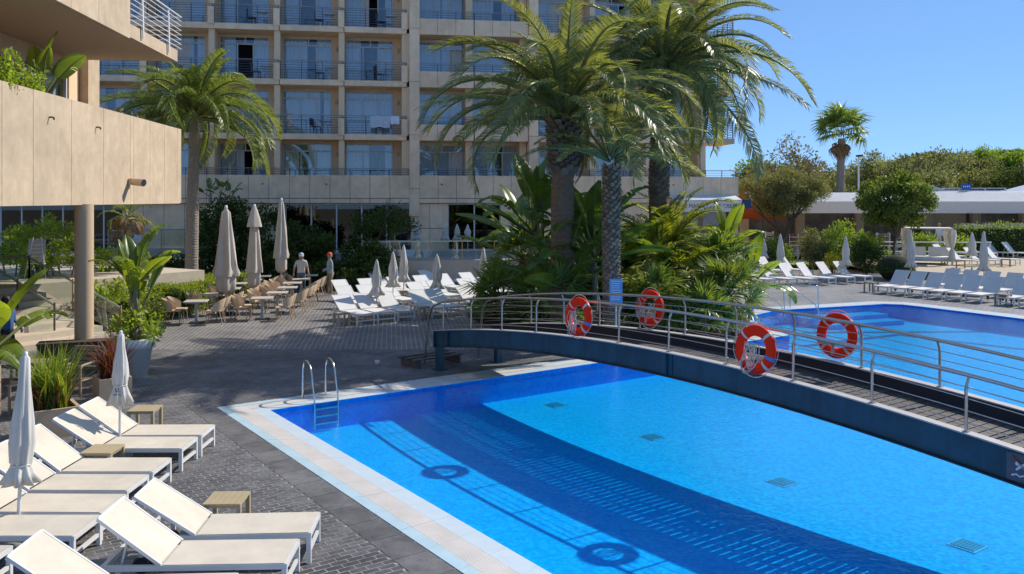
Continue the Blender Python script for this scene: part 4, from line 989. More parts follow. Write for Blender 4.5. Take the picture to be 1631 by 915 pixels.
# palm fronds -------------------------------------------------------
def frond_mesh(name, L_, arch, ll, n, m, droop=.5, wid=.045, seed=1, vee=.35, pw=1.6, bare=.14, stiff=1.0, curl=0.0, tipll=.35):
    rs = np.random.RandomState(seed); K = 28; a = 0.0; p = np.zeros(3); pts = [p.copy()]; ang = [0.0]; side = 0.0
    for k in range(K):
        t = (k + .5) / K; a = -arch * t ** pw; sd_ = curl * t * t; p = p + np.array([math.cos(a) * math.cos(sd_), math.sin(sd_), math.sin(a)]) * L_ / K; pts.append(p.copy()); ang.append(a)
    pts = np.array(pts); ang = np.array(ang)
    t = np.linspace(bare, .995, n); V = []; 
    for s in (-1, 1):
        tt = t + rs.uniform(-.004, .004, n); idx = np.clip(tt * K, 0, K - .001); i0 = idx.astype(int); fr = (idx - i0)[:, None]
        B_ = pts[i0] * (1 - fr) + pts[i0 + 1] * fr; an = ang[i0]
        fw = np.stack([np.cos(an), np.zeros(n), np.sin(an)], 1); upv = np.stack([-np.sin(an), np.zeros(n), np.cos(an)], 1); lat = np.tile([0, s, 0], (n, 1)).astype(float)
        prof = np.where(tt < .3, .45 + .55 * (tt - bare) / max(.3 - bare, .01), 1 - (1 - tipll) * ((tt - .3) / .7) ** 1.8); l = (ll * prof * rs.uniform(.85, 1.1, n))[:, None]
        sw = (.35 + .75 * tt)[:, None]
        d = lat * 1.0 + fw * sw + upv * (vee * rs.uniform(.5, 1.5, n))[:, None]; d /= np.linalg.norm(d, axis=1)[:, None]
        mid = B_ + d * l * .5; g_ = np.zeros((n, 3)); g_[:, 2] = -1
        d2 = d * stiff + g_ * (droop * rs.uniform(.6, 1.4, n))[:, None]; d2 /= np.linalg.norm(d2, axis=1)[:, None]; tip = mid + d2 * l * .5
        wv = np.cross(d, upv); wv /= np.linalg.norm(wv, axis=1)[:, None] + 1e-9; wv = wv * .75 + upv * .5 * rs.uniform(-1, 1, n)[:, None]
        V.append(np.stack([B_ - wv * wid * .25, B_ + wv * wid * .25, mid - wv * wid * .5, mid + wv * wid * .5, tip - wv * wid * .08, tip + wv * wid * .08], 1).reshape(-1, 3))
    V = np.concatenate(V); q = np.arange(2 * n)[:, None] * 6; Q = np.concatenate([q + [0, 1, 3, 2], q + [2, 3, 5, 4]])
    # stalk: triangular tube
    r = L_ * .010; sv = []
    for i in range(0, K + 1, 2):
        ri = r * (1.9 - 1.75 * i / K); an = ang[i]
        for k in range(4): th = k * math.pi / 2; sv.append(pts[i] + np.array([-math.sin(an) * math.sin(th), math.cos(th), math.cos(an) * math.sin(th)]) * ri)
    sv = np.array(sv); nk = len(sv) // 4; sq = np.array([[i * 4 + k, i * 4 + (k + 1) % 4, (i + 1) * 4 + (k + 1) % 4, (i + 1) * 4 + k] for i in range(nk - 1) for k in range(4)]) + len(V)
    me = np_mesh(name, np.concatenate([V, sv]), np.concatenate([Q, sq]), m); me.materials.append(M_petiole)
    mi = np.zeros(len(Q) + len(sq), np.int32); mi[len(Q):] = 1; me.polygons.foreach_set('material_index', mi); return me
def put_frond(parent, me, z, az, el, roll=0, sc=1.0, off=.12, x=0, y=0, name='frond'):
    return mk(name, me, parent, (x + off * math.cos(az), y + off * math.sin(az), z), (roll, -el, az), sc)
def palm_trunk(t, h, r0, r1, m, rings=60, lean=(0, 0), wob=.03, bulge=None):
    mb = MB(); N = 14; vs = []
    for i in range(rings + 1):
        f = i / rings; r = r0 + (r1 - r0) * f
        if bulge: r += bulge[0] * math.exp(-((f - bulge[1]) / bulge[2]) ** 2)
        r *= 1 + (wob if i % 2 else -wob)
        for k in range(N):
            a = 2 * math.pi * k / N + (.22 if i % 2 else 0); q = r * (1 + rnd.uniform(-.03, .03)); vs.append((lean[0] * f * f + q * math.cos(a), lean[1] * f * f + q * math.sin(a), -.1 + (h + .1) * f))
    mb.add(vs, [(i * N + k, i * N + (k + 1) % N, (i + 1) * N + (k + 1) % N, (i + 1) * N + k) for i in range(rings) for k in range(N)]); return mb.build('trunk', m, t)
def boots(t, z0, z1, r, n, m, size=.2, lean=(0, 0), h=1.0, flare=.0, tilt=.5):
    mb = MB()
    for i in range(n):
        f = i / n; a = i * 2.39996; z = z0 + (z1 - z0) * f; fh = z / h; rr_ = r * (1 + flare * f); s = size * rnd.uniform(.8, 1.2)
        c = Vector((lean[0] * fh * fh + rr_ * math.cos(a), lean[1] * fh * fh + rr_ * math.sin(a), z)); o = Vector((math.cos(a), math.sin(a), 0)); tg = Vector((-math.sin(a), math.cos(a), 0)); u_ = Vector((0, 0, 1)); 
        p = [c - tg * s * .5 - u_ * s * .35 - o * s * .15, c + tg * s * .5 - u_ * s * .35 - o * s * .15, c + tg * s * .33 + u_ * s * .35 + o * s * tilt, c - tg * s * .33 + u_ * s * .35 + o * s * tilt, c - tg * s * .3 + u_ * s * .45 - o * s * .1, c + tg * s * .3 + u_ * s * .45 - o * s * .1]
        mb.add(p, [(0, 1, 2, 3), (3, 2, 5, 4), (0, 3, 4), (1, 5, 2), (0, 4, 5, 1)])
    o_ = mb.build('leaf_bases', m, t); o_['kind'] = 'stuff'; return o_
DATE = [frond_mesh('frond', 4.3, a, .72, 112, M_frond, .85, .042, s, .25, 1.5, .16, curl=c, tipll=.5) for a, s, c in ((.75, 1, .1), (1.25, 2, -.25), (1.75, 3, .3), (2.1, 4, -.35), (1.5, 5, .5))]
QUEEN = [frond_mesh('frond', 3.5, a, .72, 150, M_frond2, 2.0, .030, s, .7, 1.3, .14, curl=c) for a, s, c in ((1.2, 11, .2), (1.8, 12, -.3), (2.3, 13, .3))]
DRY = [frond_mesh('dry_frond', 3.0, a, .4, 40, M_dead, 1.6, .04, s, -.2, 1.3, .2) for a, s in ((1.5, 21), (2.0, 22))]
SOFT = [frond_mesh('frond', 2.1, a, .42, 46, M_frondy, .6, .04, s, .3, 1.5, .2, curl=c) for a, s, c in ((1.0, 31, .2), (1.5, 32, -.3), (1.9, 33, .3))]
SOFTG = [frond_mesh('frond', 2.3, a, .42, 46, M_frond, .7, .04, s, .3, 1.5, .2, curl=c) for a, s, c in ((1.0, 34, .2), (1.6, 35, -.3))]
def palm_crown(t, meshes, n, z, e0, e1, sc=1.0, x=0, y=0, seed=1, off=.15, jit=.18, dry=0, power=1.0, az0=0):
    pr = random.Random(seed)
    for i in range(n):
        f = (i + .5) / n; el = R(e0 + (e1 - e0) * f ** power) + pr.gauss(0, jit * .5); az = az0 + i * 2.39996 + pr.uniform(-.2, .2)
        k = min(len(meshes) - 1, int(pr.triangular(0, len(meshes), len(meshes) * (.25 + .6 * f)))); put_frond(t, meshes[k], z + .25 * (1 - f), az, el, pr.gauss(0, .25), sc * pr.uniform(.82, 1.08) * (1 - .18 * (f < .12)), off, x, y)
    for i in range(dry): az = pr.uniform(0, 6.28); put_frond(t, DRY[i % 2], z - .3, az, R(-50) + pr.gauss(0, .15), 0, sc * .55, off, x, y, 'dry_frond')
# island palms
pa = thing('date_palm', 'stout date palm with scaly thick trunk, nearest of the island palms to loungers', 'palm tree', (1.48, 25.5, 0), 0)
palm_trunk(pa, 6.3, .36, .33, M_bark, 80, (.05, 0)); boots(pa, 4.9, 6.5, .36, 130, M_boot, .25, (.05, 0), 6.3, .25, .55)
palm_crown(pa, DATE, 48, 6.45, 88, 8, 1.06, .05, 0, 3, .22, dry=5, power=.95)
pb = thing('date_palm', 'tallest date palm with long fronds arching over the mini market', 'palm tree', (5.1, 30.3, 0), 0)
palm_trunk(pb, 8.6, .32, .33, M_bark, 100, (.3, 0)); boots(pb, 4.2, 8.9, .33, 330, M_boot, .20, (.3, 0), 8.6, .08, .28)
palm_crown(pb, DATE, 60, 8.7, 86, -18, 1.16, .3, 0, 8, .22, dry=4, power=.9, az0=.6)
pc = thing('date_palm', 'slim date palm with white leaf scars, standing between the two stout palms', 'palm tree', (2.78, 24.0, 0), 0)
palm_trunk(pc, 5.0, .23, .21, M_bark, 80, (.0, 0)); boots(pc, .2, 5.1, .225, 470, mat('pale_leaf_base', (.25, .18, .12), .85, .25, 14, island=.5), .125, (0, 0), 5.0, .1, .30)
palm_crown(pc, SOFTG, 22, 5.15, 86, 10, 1.08, 0, 0, 5, .12, dry=2)
# queen palm by the cafe
qx = (305 - CX) / F * 36.0
qp = thing('queen_palm', 'tall queen palm with smooth grey trunk and feathery crown beside the cafe', 'palm tree', (qx, 36.0, 0), 0)
palm_trunk(qp, 6.4, .27, .20, M_barkg, 120, (.12, 0), .012, (.03, .5, .3)); 
mb = MB(); mb.lathe([(.20, 0), (.24, .3), (.20, .8), (.1, 1.2)], 10, (.12, 0, 6.3), True, lambda t, i: 1 + .15 * math.sin(5 * t)); mb.build('crown_shaft', mat('husk', (.30, .25, .18), .8, .3, 14), qp)
palm_crown(qp, QUEEN, 44, 7.5, 82, -8, 1.2, .12, 0, 6, .12, power=.9); 
# small shaggy palm behind the column
sp_ = thing('dwarf_palm', 'small shaggy palm with dry fronds beside the wing column', 'palm tree', ((203 - CX) / F * 32, 32.0, .9), 0)
palm_trunk(sp_, 2.2, .11, .14, M_barkg, 30, (.0, 0), .06); palm_crown(sp_, [frond_mesh('frond', 1.2, 1.6, .28, 36, M_frond2, .8, .035, 41, .3)], 9, 2.4, 70, 0, 1.0, 0, 0, 2, .05); palm_crown(sp_, [frond_mesh('dry_frond', 1.0, 2.0, .26, 30, M_dead, 1.2, .035, 42, .1)], 12, 2.3, 20, -30, 1.0, 0, 0, 3, .05)
# fan leaves
def fan_mesh(name, pet, rad, ns, m, seed=1, spread=2.2, droop=.25, wid=.05, pm=None):
    rs = random.Random(seed); mb = MB(); mb.cur = 1; mb.tube([(0, 0, 0), (pet * .5, 0, .02), (pet, 0, 0)], [.014, .011, .008], 4, False); mb.cur = 0
    for k in range(ns):
        a = -spread + 2 * spread * k / (ns - 1) + rs.uniform(-.05, .05); l = rad * (1 - .22 * abs(a) / spread) * rs.uniform(.9, 1.05); d = Vector((math.cos(a), math.sin(a), .12 + rs.uniform(-.05, .05))); t = Vector((-math.sin(a), math.cos(a), .25 * (1 if k % 2 else -1)))
        b = Vector((pet, 0, 0)); m_ = b + d * l * .55; e = b + d * l - Vector((0, 0, droop * l * rs.uniform(.5, 1.5)))
        w = wid * rad; mb.add([b - t * w * .15, b + t * w * .15, m_ - t * w * .5, m_ + t * w * .5, e - t * w * .05, e + t * w * .05], [(0, 1, 3, 2), (2, 3, 5, 4)])
    return mb.mesh(name, [m, pm or M_petiole])
FANS = [fan_mesh('leaf', .55, .52, 20, M_frond3, s, sp, dr, .09) for s, sp, dr in ((1, 1.9, .15), (2, 2.2, .3), (3, 1.6, .1))]
FANY = [fan_mesh('leaf', .5, .55, 18, mat('fan_leaf_light', (.12, .17, .03), .45, .12, 1.2, island=.3, rnd_obj=.1, trans=.35, tcol=(.28, .32, .03)), s, sp, dr, .09) for s, sp, dr in ((4, 1.9, .15), (5, 2.2, .3))]
def fan_palm(label, x, y, h, n, sc, meshes, seed, z=0, e0=85, e1=-35, tr=.11, group='fan palms planted under the island palms', name='fan_palm'):
    pr = random.Random(seed); t = thing(name, label, 'palm', (x, y, z), 0, group)
    mb = MB(); mb.tube([(0, 0, -.05), (pr.uniform(-.05, .05), 0, h * .5), (0, 0, h)], [tr * 1.1, tr, tr * 1.2], 8); mb.build('trunk', M_bark, t)
    for i in range(n):
        f = (i + .5) / n; mk('leaf', meshes[pr.randrange(len(meshes))], t, (0, 0, h + .05), (pr.gauss(0, .35), -R(e0 + (e1 - e0) * f) + pr.gauss(0, .12), i * 2.39996 + pr.uniform(-.3, .3)), sc * pr.uniform(.8, 1.15))
    return t
fan_palm('blue green fan palm on a short trunk before the shop glass', *gp(832, 500), 1.9, 26, 1.5, FANS, 1)
fan_palm('low dark fan palm spreading at the lounger end of the island', *gp(800, 512), .6, 28, 1.5, FANS, 2)
fan_palm('dense dark fan palm under the nearest palm trunk', *gp(862, 520), .8, 30, 1.5, FANS, 3)
fan_palm('big fan palm with light fingers at the water end of the island', *gp(1162, 530), 1.1, 34, 1.35, FANS + FANY, 4)
fan_palm('fan palm just behind the far bridge rail at the water end', *gp(1120, 538), .6, 28, 1.2, FANS, 5)
fan_palm('fan palm behind the second far lifebuoy post', *gp(1075, 530), .7, 24, 1.15, FANS + FANY, 6)
fan_palm('tall fan palm behind the water end of the island', *gp(1150, 512), 1.9, 26, 1.3, FANS + FANY, 7)
fan_palm('fan palm close in front of the stout trunk', *gp(890, 540), .9, 26, 1.35, FANS, 9)
fan_palm('light fan palm in front of the tallest trunk', *gp(1045, 536), 1.0, 26, 1.3, FANS + FANY, 10)
fan_palm('fan palm in the shade between the palm trunks', *gp(930, 515), .9, 20, 1.1, FANS, 8)
# washingtonia far right
wx = (1337 - CX) / F * 72
WASH = [fan_mesh('leaf', 1.2, 1.05, 22, M_frond3, s, 2.1, dr, .10) for s, dr in ((7, .25), (8, .55))]; WDRY = [fan_mesh('dry_leaf', .8, 1.0, 16, M_dead, 9, 1.2, .9, .12)]
wp = thing('washingtonia_palm', 'lone tall fan palm rising above the shops against the sky', 'palm tree', (wx, 72, 0), 0); palm_trunk(wp, 9.2, .36, .30, M_barkg, 90, (.2, 0), .02)
pr = random.Random(5)
for i in range(32):
    f = i / 32; mk('leaf', WASH[i % 2], wp, (.2, 0, 9.6), (pr.gauss(0, .3), -R(85 - 105 * f), i * 2.39996), 1.25 * pr.uniform(.85, 1.1))
for i in range(24): mk('dry_leaf', WDRY[0], wp, (.2, 0, 9.2), (0, R(62) + pr.gauss(0, .15), i * 2.39996), pr.uniform(.7, 1.1))
lp = thing('lamp_mast', 'slim grey lamp mast beside the tall lone palm', 'lamp mast', (wx + .8, 70, 0), 0); MB().tube([(0, 0, 0), (0, 0, 7.6)], [.11, .07], 8).build('mast', M_alu, lp); MB().box((0, -.15, 7.65), (.3, .7, .14)).build('lamp_head', M_gdark, lp)

# strelitzia / banana leaves
def big_leaf(name, pet, L_, W_, m, seed=1, arch=.9, torn=.3, fold=.35):
    rs = random.Random(seed); mb = MB(); mb.cur = 1; K = 12; pts = [Vector((0, 0, 0))]; a = .0; P = Vector((0, 0, 0))
    for k in range(1, 4): P = P + Vector((math.cos(a), 0, math.sin(a))) * pet / 3; pts.append(P.copy())
    rib = [P.copy()]; 
    for k in range(K): a = -arch * ((k + 1) / K) ** 1.3; P = P + Vector((math.cos(a), 0, math.sin(a))) * L_ / K; rib.append(P.copy())
    mb.tube(pts + rib[1:], [.028] * 4 + [.02 * (1 - .8 * k / K) for k in range(K)], 5, False); mb.cur = 0
    def wd(f): return W_ * (math.sin(math.pi * min(1, f * .92 + .06)) ** .55) * (1 - .25 * f)
    for s in (-1, 1):
        k = 0
        while k < K:
            run = rs.choice([1, 1, 2, 3]) if rs.random() < torn else 4; e = min(K, k + run); dz = rs.uniform(-.25, .05) * (1 if torn > .2 else .3); row = []
            for q in range(k, e + 1):
                f = q / K; w = wd(f); g_ = .0 if q not in (k, e) or run >= 4 and torn < .2 else (.012 if q == k else -.012)
                b = rib[q] + Vector((g_, 0, 0)); mid = b + Vector((.04, s * w * .55, fold * w * .5)); ou = b + Vector((.10 * w, s * w, fold * w * .35 + dz * w)); row.append((b, mid, ou))
            vs = [v for r_ in row for v in r_]; mb.add(vs, [(3 * i + j, 3 * i + 3 + j, 3 * i + 4 + j, 3 * i + 1 + j) for i in range(len(row) - 1) for j in range(2)], True); k = e
    return mb.mesh(name, [m, M_petiole])
BIG = [big_leaf('leaf', .75, 1.05, .27, M_big, s, ar, to, fo) for s, ar, to, fo in ((1, .5, .1, .5), (2, 1.0, .5, .3), (3, 1.5, .7, .15), (4, .25, .05, .7))]
BIGY = [big_leaf('leaf', .7, .95, .27, M_bigy, s, ar, to, fo) for s, ar, to, fo in ((5, .4, .1, .5), (6, 1.1, .5, .3), (7, 1.6, .8, .1))]
def strel(label, x, y, z, n, sc, meshes, seed, h=.6, e0=85, e1=25, stems=1, group='broad-leaved strelitzia plants'):
    pr = random.Random(seed); t = thing('strelitzia_plant', label, 'plant', (x, y, z), 0, group)
    for s in range(stems):
        ox, oy = (0, 0) if s == 0 else (pr.uniform(-.4, .4), pr.uniform(-.4, .4)); hh = h * pr.uniform(.7, 1.1) if s else h
        MB().tube([(ox, oy, -.05), (ox + pr.uniform(-.05, .05), oy, hh * .6), (ox, oy, hh)], [.09, .08, .05], 7).build('stem', M_barkg, t)
        for i in range(n):
            f = (i + .5) / n; mk('leaf', meshes[min(len(meshes) - 1, int(f * len(meshes) + pr.uniform(-.4, .4)) if f > 0 else 0)], t, (ox, oy, hh - .15 + .12 * (1 - f)), (pr.gauss(0, .3), -R(e0 + (e1 - e0) * f) + pr.gauss(0, .1), (i * 2.39996 if i % 2 else i * 2.39996 + .4) + pr.uniform(-.3, .3) + s), sc * pr.uniform(.85, 1.15))
    return t
strel('tall strelitzia with ragged leaves left of the stout palm trunk', *gp(850, 505), 0, 8, 1.55, BIG, 1, 3.0, 85, 15, 2)
strel('strelitzia with upright paddle leaves between the palm trunks', *gp(932, 510), 0, 9, 1.5, BIG, 2, 2.0, 88, 25, 2)
strel('strelitzia of broad low leaves before the slim palm', *gp(952, 520), 0, 7, 1.15, BIG, 3, .7, 80, 20, 2)
strel('strelitzia with dark paddle leaves in front of the stout trunk', *gp(908, 538), 0, 8, 1.25, BIG, 21, 1.5, 85, 15, 2)
strel('tall ragged strelitzia just left of the slim palm', *gp(945, 530), 0, 8, 1.4, BIG, 22, 2.2, 85, 10, 2)
strel('strelitzia with torn leaves behind the dark fan palms', *gp(835, 490), 0, 8, 1.5, BIG, 23, 2.6, 85, 5, 2)
strel('yellow green strelitzia standing under the mini market letters', *gp(1153, 505), 0, 9, 1.15, BIGY, 4, 2.2, 88, 10, 1)
strel('yellow leaved strelitzia drooping at the water end of the island', *gp(1195, 508), 0, 6, 1.0, BIGY, 5, 1.2, 70, 0, 1)
strel('strelitzia with light leaves behind the far lifebuoys', *gp(1040, 515), 0, 8, 1.1, BIGY, 6, 1.2, 85, 20, 2)
strel('young plant with upright paddle leaves on the wing parapet trough', *((-.0843 * 21.4 - 9.06 - .8, 21.3)), ZS + 2.1, 6, 1.0, BIGY[:1] + BIG[:1], 11, .5, 85, 40, 1)
# soft feathery palms in island
def soft(label, px, py, n, z, sc, meshes, seed, group='feathery low palms in the island bed'):
    x, y = gp(px, py); t = thing('feathery_palm', label, 'palm', (x, y, 0), 0, group); mb = MB()
    mb.tube([(0, 0, -.05), (0, 0, z)], [.12, .10], 7); mb.build('trunk', M_bark, t); palm_crown(t, meshes, n, z, 86, 10, sc, 0, 0, seed, .05); return t
soft('bright feathery palm clump between slim palm and tallest trunk', 1012, 510, 26, 1.0, 1.55, SOFT + SOFTG, 1)
soft('feathery yellow green palm in front of the tallest palm trunk', 1050, 505, 24, 1.6, 1.5, SOFT, 2)
soft('drooping pale feathery palm behind the far lifebuoys', 1100, 515, 22, .9, 1.4, SOFT + SOFTG, 3)
soft('olive green feathery palm at the foot of the slim palm', 1000, 525, 18, .3, 1.1, SOFTG, 4)
soft('tall feathery palm beside the tallest trunk', 1068, 500, 22, 2.2, 1.5, SOFT + SOFTG, 7)
soft('feathery palm behind the blue notice panel', 985, 500, 20, 1.2, 1.35, SOFT + SOFTG, 5)
soft('feathery palm left of the stout trunk among dark fan palms', 872, 508, 18, .8, 1.2, SOFTG, 6)
# island shrubs and low cover
isl = MB().prism([gp(745, 505), gp(800, 528), gp(930, 555), gp(1100, 545), gp(1178, 536), gp(1195, 512), gp(1150, 480), gp(960, 462), gp(800, 475)][::-1], -.03, .06).build('planting_bed', M_soil); tag(isl, kind='structure')
ish = [(778, 508, .75, M_lvd, 'dark low bush with tiny flowers at the lounger tip of the island'), (835, 528, .8, M_lvd, 'dark bush behind the start of the far bridge rail'), (895, 530, .85, M_lv, 'mid green bush below the stout palm'), (985, 528, .8, M_lvl, 'bush with light leaves below the blue notice'),
       (1060, 535, .8, M_lv, 'dark bush behind the far red lifebuoy'), (1095, 505, 1.2, M_lvl, 'tall light green bush under the mini market'), (1112, 495, 1.25, M_lvd, 'round topped dark bush under the awning letters'), (1010, 500, 1.35, M_lvl, 'leafy bush behind the feathery palms'), (905, 500, 1.1, M_lvd, 'deep shaded bush behind the stout palm trunk'), (1135, 536, .75, M_lvl, 'small bush beside the fan palm at the bridge'), (960, 490, 1.1, M_lvd, 'shaded bush behind the slim palm')]
for k, (px, py, r, m, lb) in enumerate(ish): shrub('island_bush', lb, (*gp(px, py), 0), (r, r, r * .8), m, 520, .11, 20, seed=50 + k, group='bushes of the palm island')
rs = np.random.RandomState(77); P = np.array([[*gp(rs.uniform(980, 1160), rs.uniform(538, 552)), rs.uniform(.05, .2)] for _ in range(220)]); 
mb = MB()
for p in P: mb.add([p + [-.006, 0, 0], p + [.006, 0, 0], p + [rs.uniform(-.15, .15), rs.uniform(-.15, .15), rs.uniform(.25, .45)]], [(0, 1, 2)])
o = mb.build('dry_ground_cover', mat('reddish_stalks', (.28, .12, .06), .8, island=.4)); tag(o, 'reddish dry stalks growing behind the far bridge rail', 'ground cover', kind='stuff')
# notice panel in the bed
x, y = (981 - CX) / F * 22.9, 22.9; ntc = thing('notice_panel', 'tall blue and white notice panel among the island plants', 'sign', (x, y, 0), R(-14)); MB().box((0, 0, 1.62), (.34, .02, .72)).build('panel', mat('notice_blue', (.16, .36, .68), .5), ntc); MB().tube([(0, .02, 0), (0, .02, 1.4)], .02, 6).build('stake', M_alu, ntc)
for k in range(11): MB().box((rnd.uniform(-.03, .03), -.014, 1.32 + k * .06), (rnd.uniform(.18, .28), .008, .02)).build('text_line', M_signw, ntc)

# cafe side planting
hedge('clipped_hedge', 'low clipped light green hedge beside the cafe tables', (-12.55, 29.6, 0), R(80), (4.6, 1.7, .95), M_lvh, 12000, .075, 1)
hedge('clipped_hedge', 'clipped hedge behind the furthest parasol', (-12.3, 35.2, 0), R(84), (4.6, 1.5, .9), M_lvh, 9000, .075, 2)
vr = thing('climber_bank', 'large dark leafy bank of climbers behind the cafe and the two men', 'shrubs', (0, 0, 0)); rs = np.random.RandomState(5); cl = []
for px, py, Y, rx, rz in ((375, 385, 41.5, 1.5, 1.7), (420, 375, 41.5, 1.6, 1.8), (345, 365, 42, 1.2, 1.3), (480, 410, 41, 1.8, 1.3), (530, 415, 40.5, 1.8, 1.2), (575, 420, 40, 1.3, 1.1), (450, 440, 40, 2.0, .9), (520, 450, 39.5, 1.9, .9), (565, 455, 39, 1.1, .7), (600, 435, 39.2, .8, .7), (410, 430, 41, 1.8, 1.2), (350, 430, 41.5, 1.6, 1.2), (495, 385, 41.5, 1.1, .9)):
    c = atY(px, py, Y); cl += crown_clumps(c, (rx, .8, rz), 16, .5, rs)
mk('foliage', cloud_mesh('foliage', cl, 760, .16, M_lvd, .6, .2, .2, rs), vr)
mb = MB()
for px, py, Y in ((375, 385, 42), (420, 375, 42), (480, 415, 41.6), (530, 420, 41), (450, 440, 40.8), (575, 430, 40.6), (350, 430, 42)): c = atY(px, py, Y); mb.tube([(c.x, c.y, 0), (c.x + .2, c.y + .2, c.z)], [.1, .04], 6)
mb.build('stem', M_wood, vr)['kind'] = 'stuff'
vr['label'] = 'large dark leafy bank of climbers behind the cafe and the two men'
shrub('flowering_shrub', 'pale flecked shrub above the dark climbers behind the two men', (*atY(505, 372, 41.4).xy, .6), (1.25, .8, 1.05), mat('variegated_leaf', (.16, .19, .09), .5, .15, 3, island=.5, trans=.25), 560, .10, 20, seed=61)
shrub('dark_cypress', 'narrow dark conifer rising against the panel band beside the queen palm', ((398 - CX) / F * 42.4, 42.4, 1.0), (.42, .42, 1.6), M_lvd, 420, .10, 16, .34, seed=62)
tree('flat_topped_tree', 'dark flat topped tree before the ground floor hotel windows', ((612 - CX) / F * 41.2, 41.2, .2), 1.9, (0, 0, 2.75), (1.75, .9, .62), M_lvd, 420, .12, 40, .42, .13, seed=8, bark=M_wood, spread=1.3)
for k, (px, py, Y, h) in enumerate(((335, 300, 42.5, .8), (352, 298, 42.6, .9), (368, 305, 42.8, .7))):
    c = atY(px, py, Y); strel(f'thin leafed plant, {ORD[k]} along the panel band behind queen palm', c.x, c.y, c.z - .8, 5, .5, BIG, 30 + k, .5, 80, 30)
for k, (px, Y, r) in enumerate(((262, 38.5, 1.2), (300, 38.8, 1.1), (232, 38.0, 1.1))): shrub('dark_bush', f'{ORD[k]} dark bush in the shade below the raised walkway', ((px - CX) / F * Y, Y, 0), (r, .8, r * .75), M_lvd, 620, .14, 24, .4, seed=170 + k, group='dark bushes below the walkway')
# frangipani and shrubs on the left terrace
LR = random.Random(9)
for k, (px, py, Y, r, m, lb) in enumerate(((65, 372, 32.5, 1.05, M_lvl, 'largest bright frangipani shrub before the dark glass wall'), (20, 395, 31.2, .95, M_lvl, 'bright frangipani shrub at the edge above the stairs'), (100, 405, 31.5, .95, M_lvl, 'bright shrub leaning towards the round column'), (60, 420, 30.8, .75, M_lvl, 'low bright shrub behind the glass balustrade'), (178, 420, 33.5, .95, M_lvl, 'bright shrub just past the column on its open side'), (172, 462, 27, .6, M_lvl, 'low bright shrub between column and potted plant'), (222, 425, 30, .7, M_lvl, 'bright shrub under the small shaggy palm'))):
    c = atY(px, py, Y); t = thing('frangipani_shrub', lb, 'shrub', (c.x, c.y, max(0, c.z - 1.6)), 0, 'bright frangipani shrubs by the stairs'); zc = c.z - max(0, c.z - 1.6); rs = np.random.RandomState(90 + k)
    mk('foliage', cloud_mesh('foliage', crown_clumps((0, 0, zc), (r, r * .8, r * .62), 26, r * .26, rs), 520, .15, m, .42, .15, .25, rs), t); mb = MB()
    for q in range(4): a = LR.uniform(0, 6.28); mb.tube([(.1 * math.cos(a), .1 * math.sin(a), -.05), (.3 * math.cos(a), .3 * math.sin(a), zc * .5), (r * .5 * math.cos(a), r * .5 * math.sin(a), zc)], [.05, .035, .02], 6)
    mb.build('stem', M_woodl, t)
# planting on the wing parapet
for k, (x_, r, h) in enumerate(((16.9, 1.0, 1.25), (18.4, 1.0, 1.15), (19.9, .8, .8), (15.4, 1.0, 1.25))):
    p = wing.matrix_basis @ Vector((x_, .75, ZS + 2.05)); shrub('parapet_shrub', f'{ORD[k]} of the bright shrubs spilling over the wing parapet', p, (r, .7, h * .62), M_lvl, 700, .12, 22, .3, seed=110 + k, group='bright shrubs on the wing parapet')
for k, x_ in enumerate((25.6, 26.6, 28.2)):
    p = wing.matrix_basis @ Vector((x_, .9, ZS + 2.0)); shrub('dry_tuft', f'{ORD[k]} brown dry tuft towards the parapet corner', p, (.5, .45, .42), M_dead if k < 1 else M_brown, 320, .12, 9, .2, seed=120 + k, group='dry tufts on the wing parapet')
# potted plants on the deck
def planter_box(label, x, y, w, d, h, rz, gl, rl, seed, nb=170, L_=.95, grp='stone planters with flax'):
    t = thing('flax_planter', label, 'planter', (x, y, 0), rz, grp); pr = random.Random(seed); mb = MB()
    for sx, sy, bw, bd in ((0, -d / 2 + .03, w, .06), (0, d / 2 - .03, w, .06), (-w / 2 + .03, 0, .06, d - .121), (w / 2 - .03, 0, .06, d - .121)): mb.box((sx, sy, h / 2), (bw, bd, h))
    mb.box((0, 0, .03), (w - .13, d - .13, .05)); mb.build('box', M_planter, t); MB().box((0, 0, h - .08), (w - .125, d - .125, .04)).build('soil', M_soil, t)
    for nm, m, share, lf, spread in (('green_blades', gl, .55, 1.0, .85), ('red_blades', rl, .45, .62, 1.1)):
        mb = MB()
        for k in range(int(nb * share)):
            a = pr.uniform(0, 6.28); l = L_ * lf * pr.uniform(.6, 1.15); lean = pr.uniform(.1, 1.0) * spread; b = Vector((pr.uniform(-.3, .3) * w, pr.uniform(-.3, .3) * d, h - .06)); d_ = Vector((math.cos(a), math.sin(a), 0)); sd_ = Vector((-math.sin(a), math.cos(a), 0)); pts = []
            for q in range(6): f = q / 5; pts.append(b + d_ * l * lean * f ** 1.5 * .9 + Vector((0, 0, l * (f - .35 * lean * f ** 2.2))))
            wv = .016; vs = []
            for q, p in enumerate(pts): wq = wv * (1 - (q / 5) ** 2) + .001; vs += [p - sd_ * wq, p + sd_ * wq]
            mb.add(vs, [(2 * q, 2 * q + 1, 2 * q + 3, 2 * q + 2) for q in range(5)], True)
        mb.build(nm, m, t)['kind'] = 'stuff'
    return t
planter_box('stone planter with green and red flax behind the closed parasol', -8.05, 15.0, .80, .75, .50, R(38), M_grassg, M_grassr, 1, 420, 1.2)
planter_box('smaller stone planter with dark red flax in front of the white pot', -8.2, 17.6, .62, .62, .48, R(38), M_grassr, M_grassr, 2, 240, 1.0)
px_, py_ = gp(215, 600); pot = thing('potted_strelitzia', 'strelitzia in a big white pot with rolled rim', 'potted plant', (px_, py_, 0), 0)
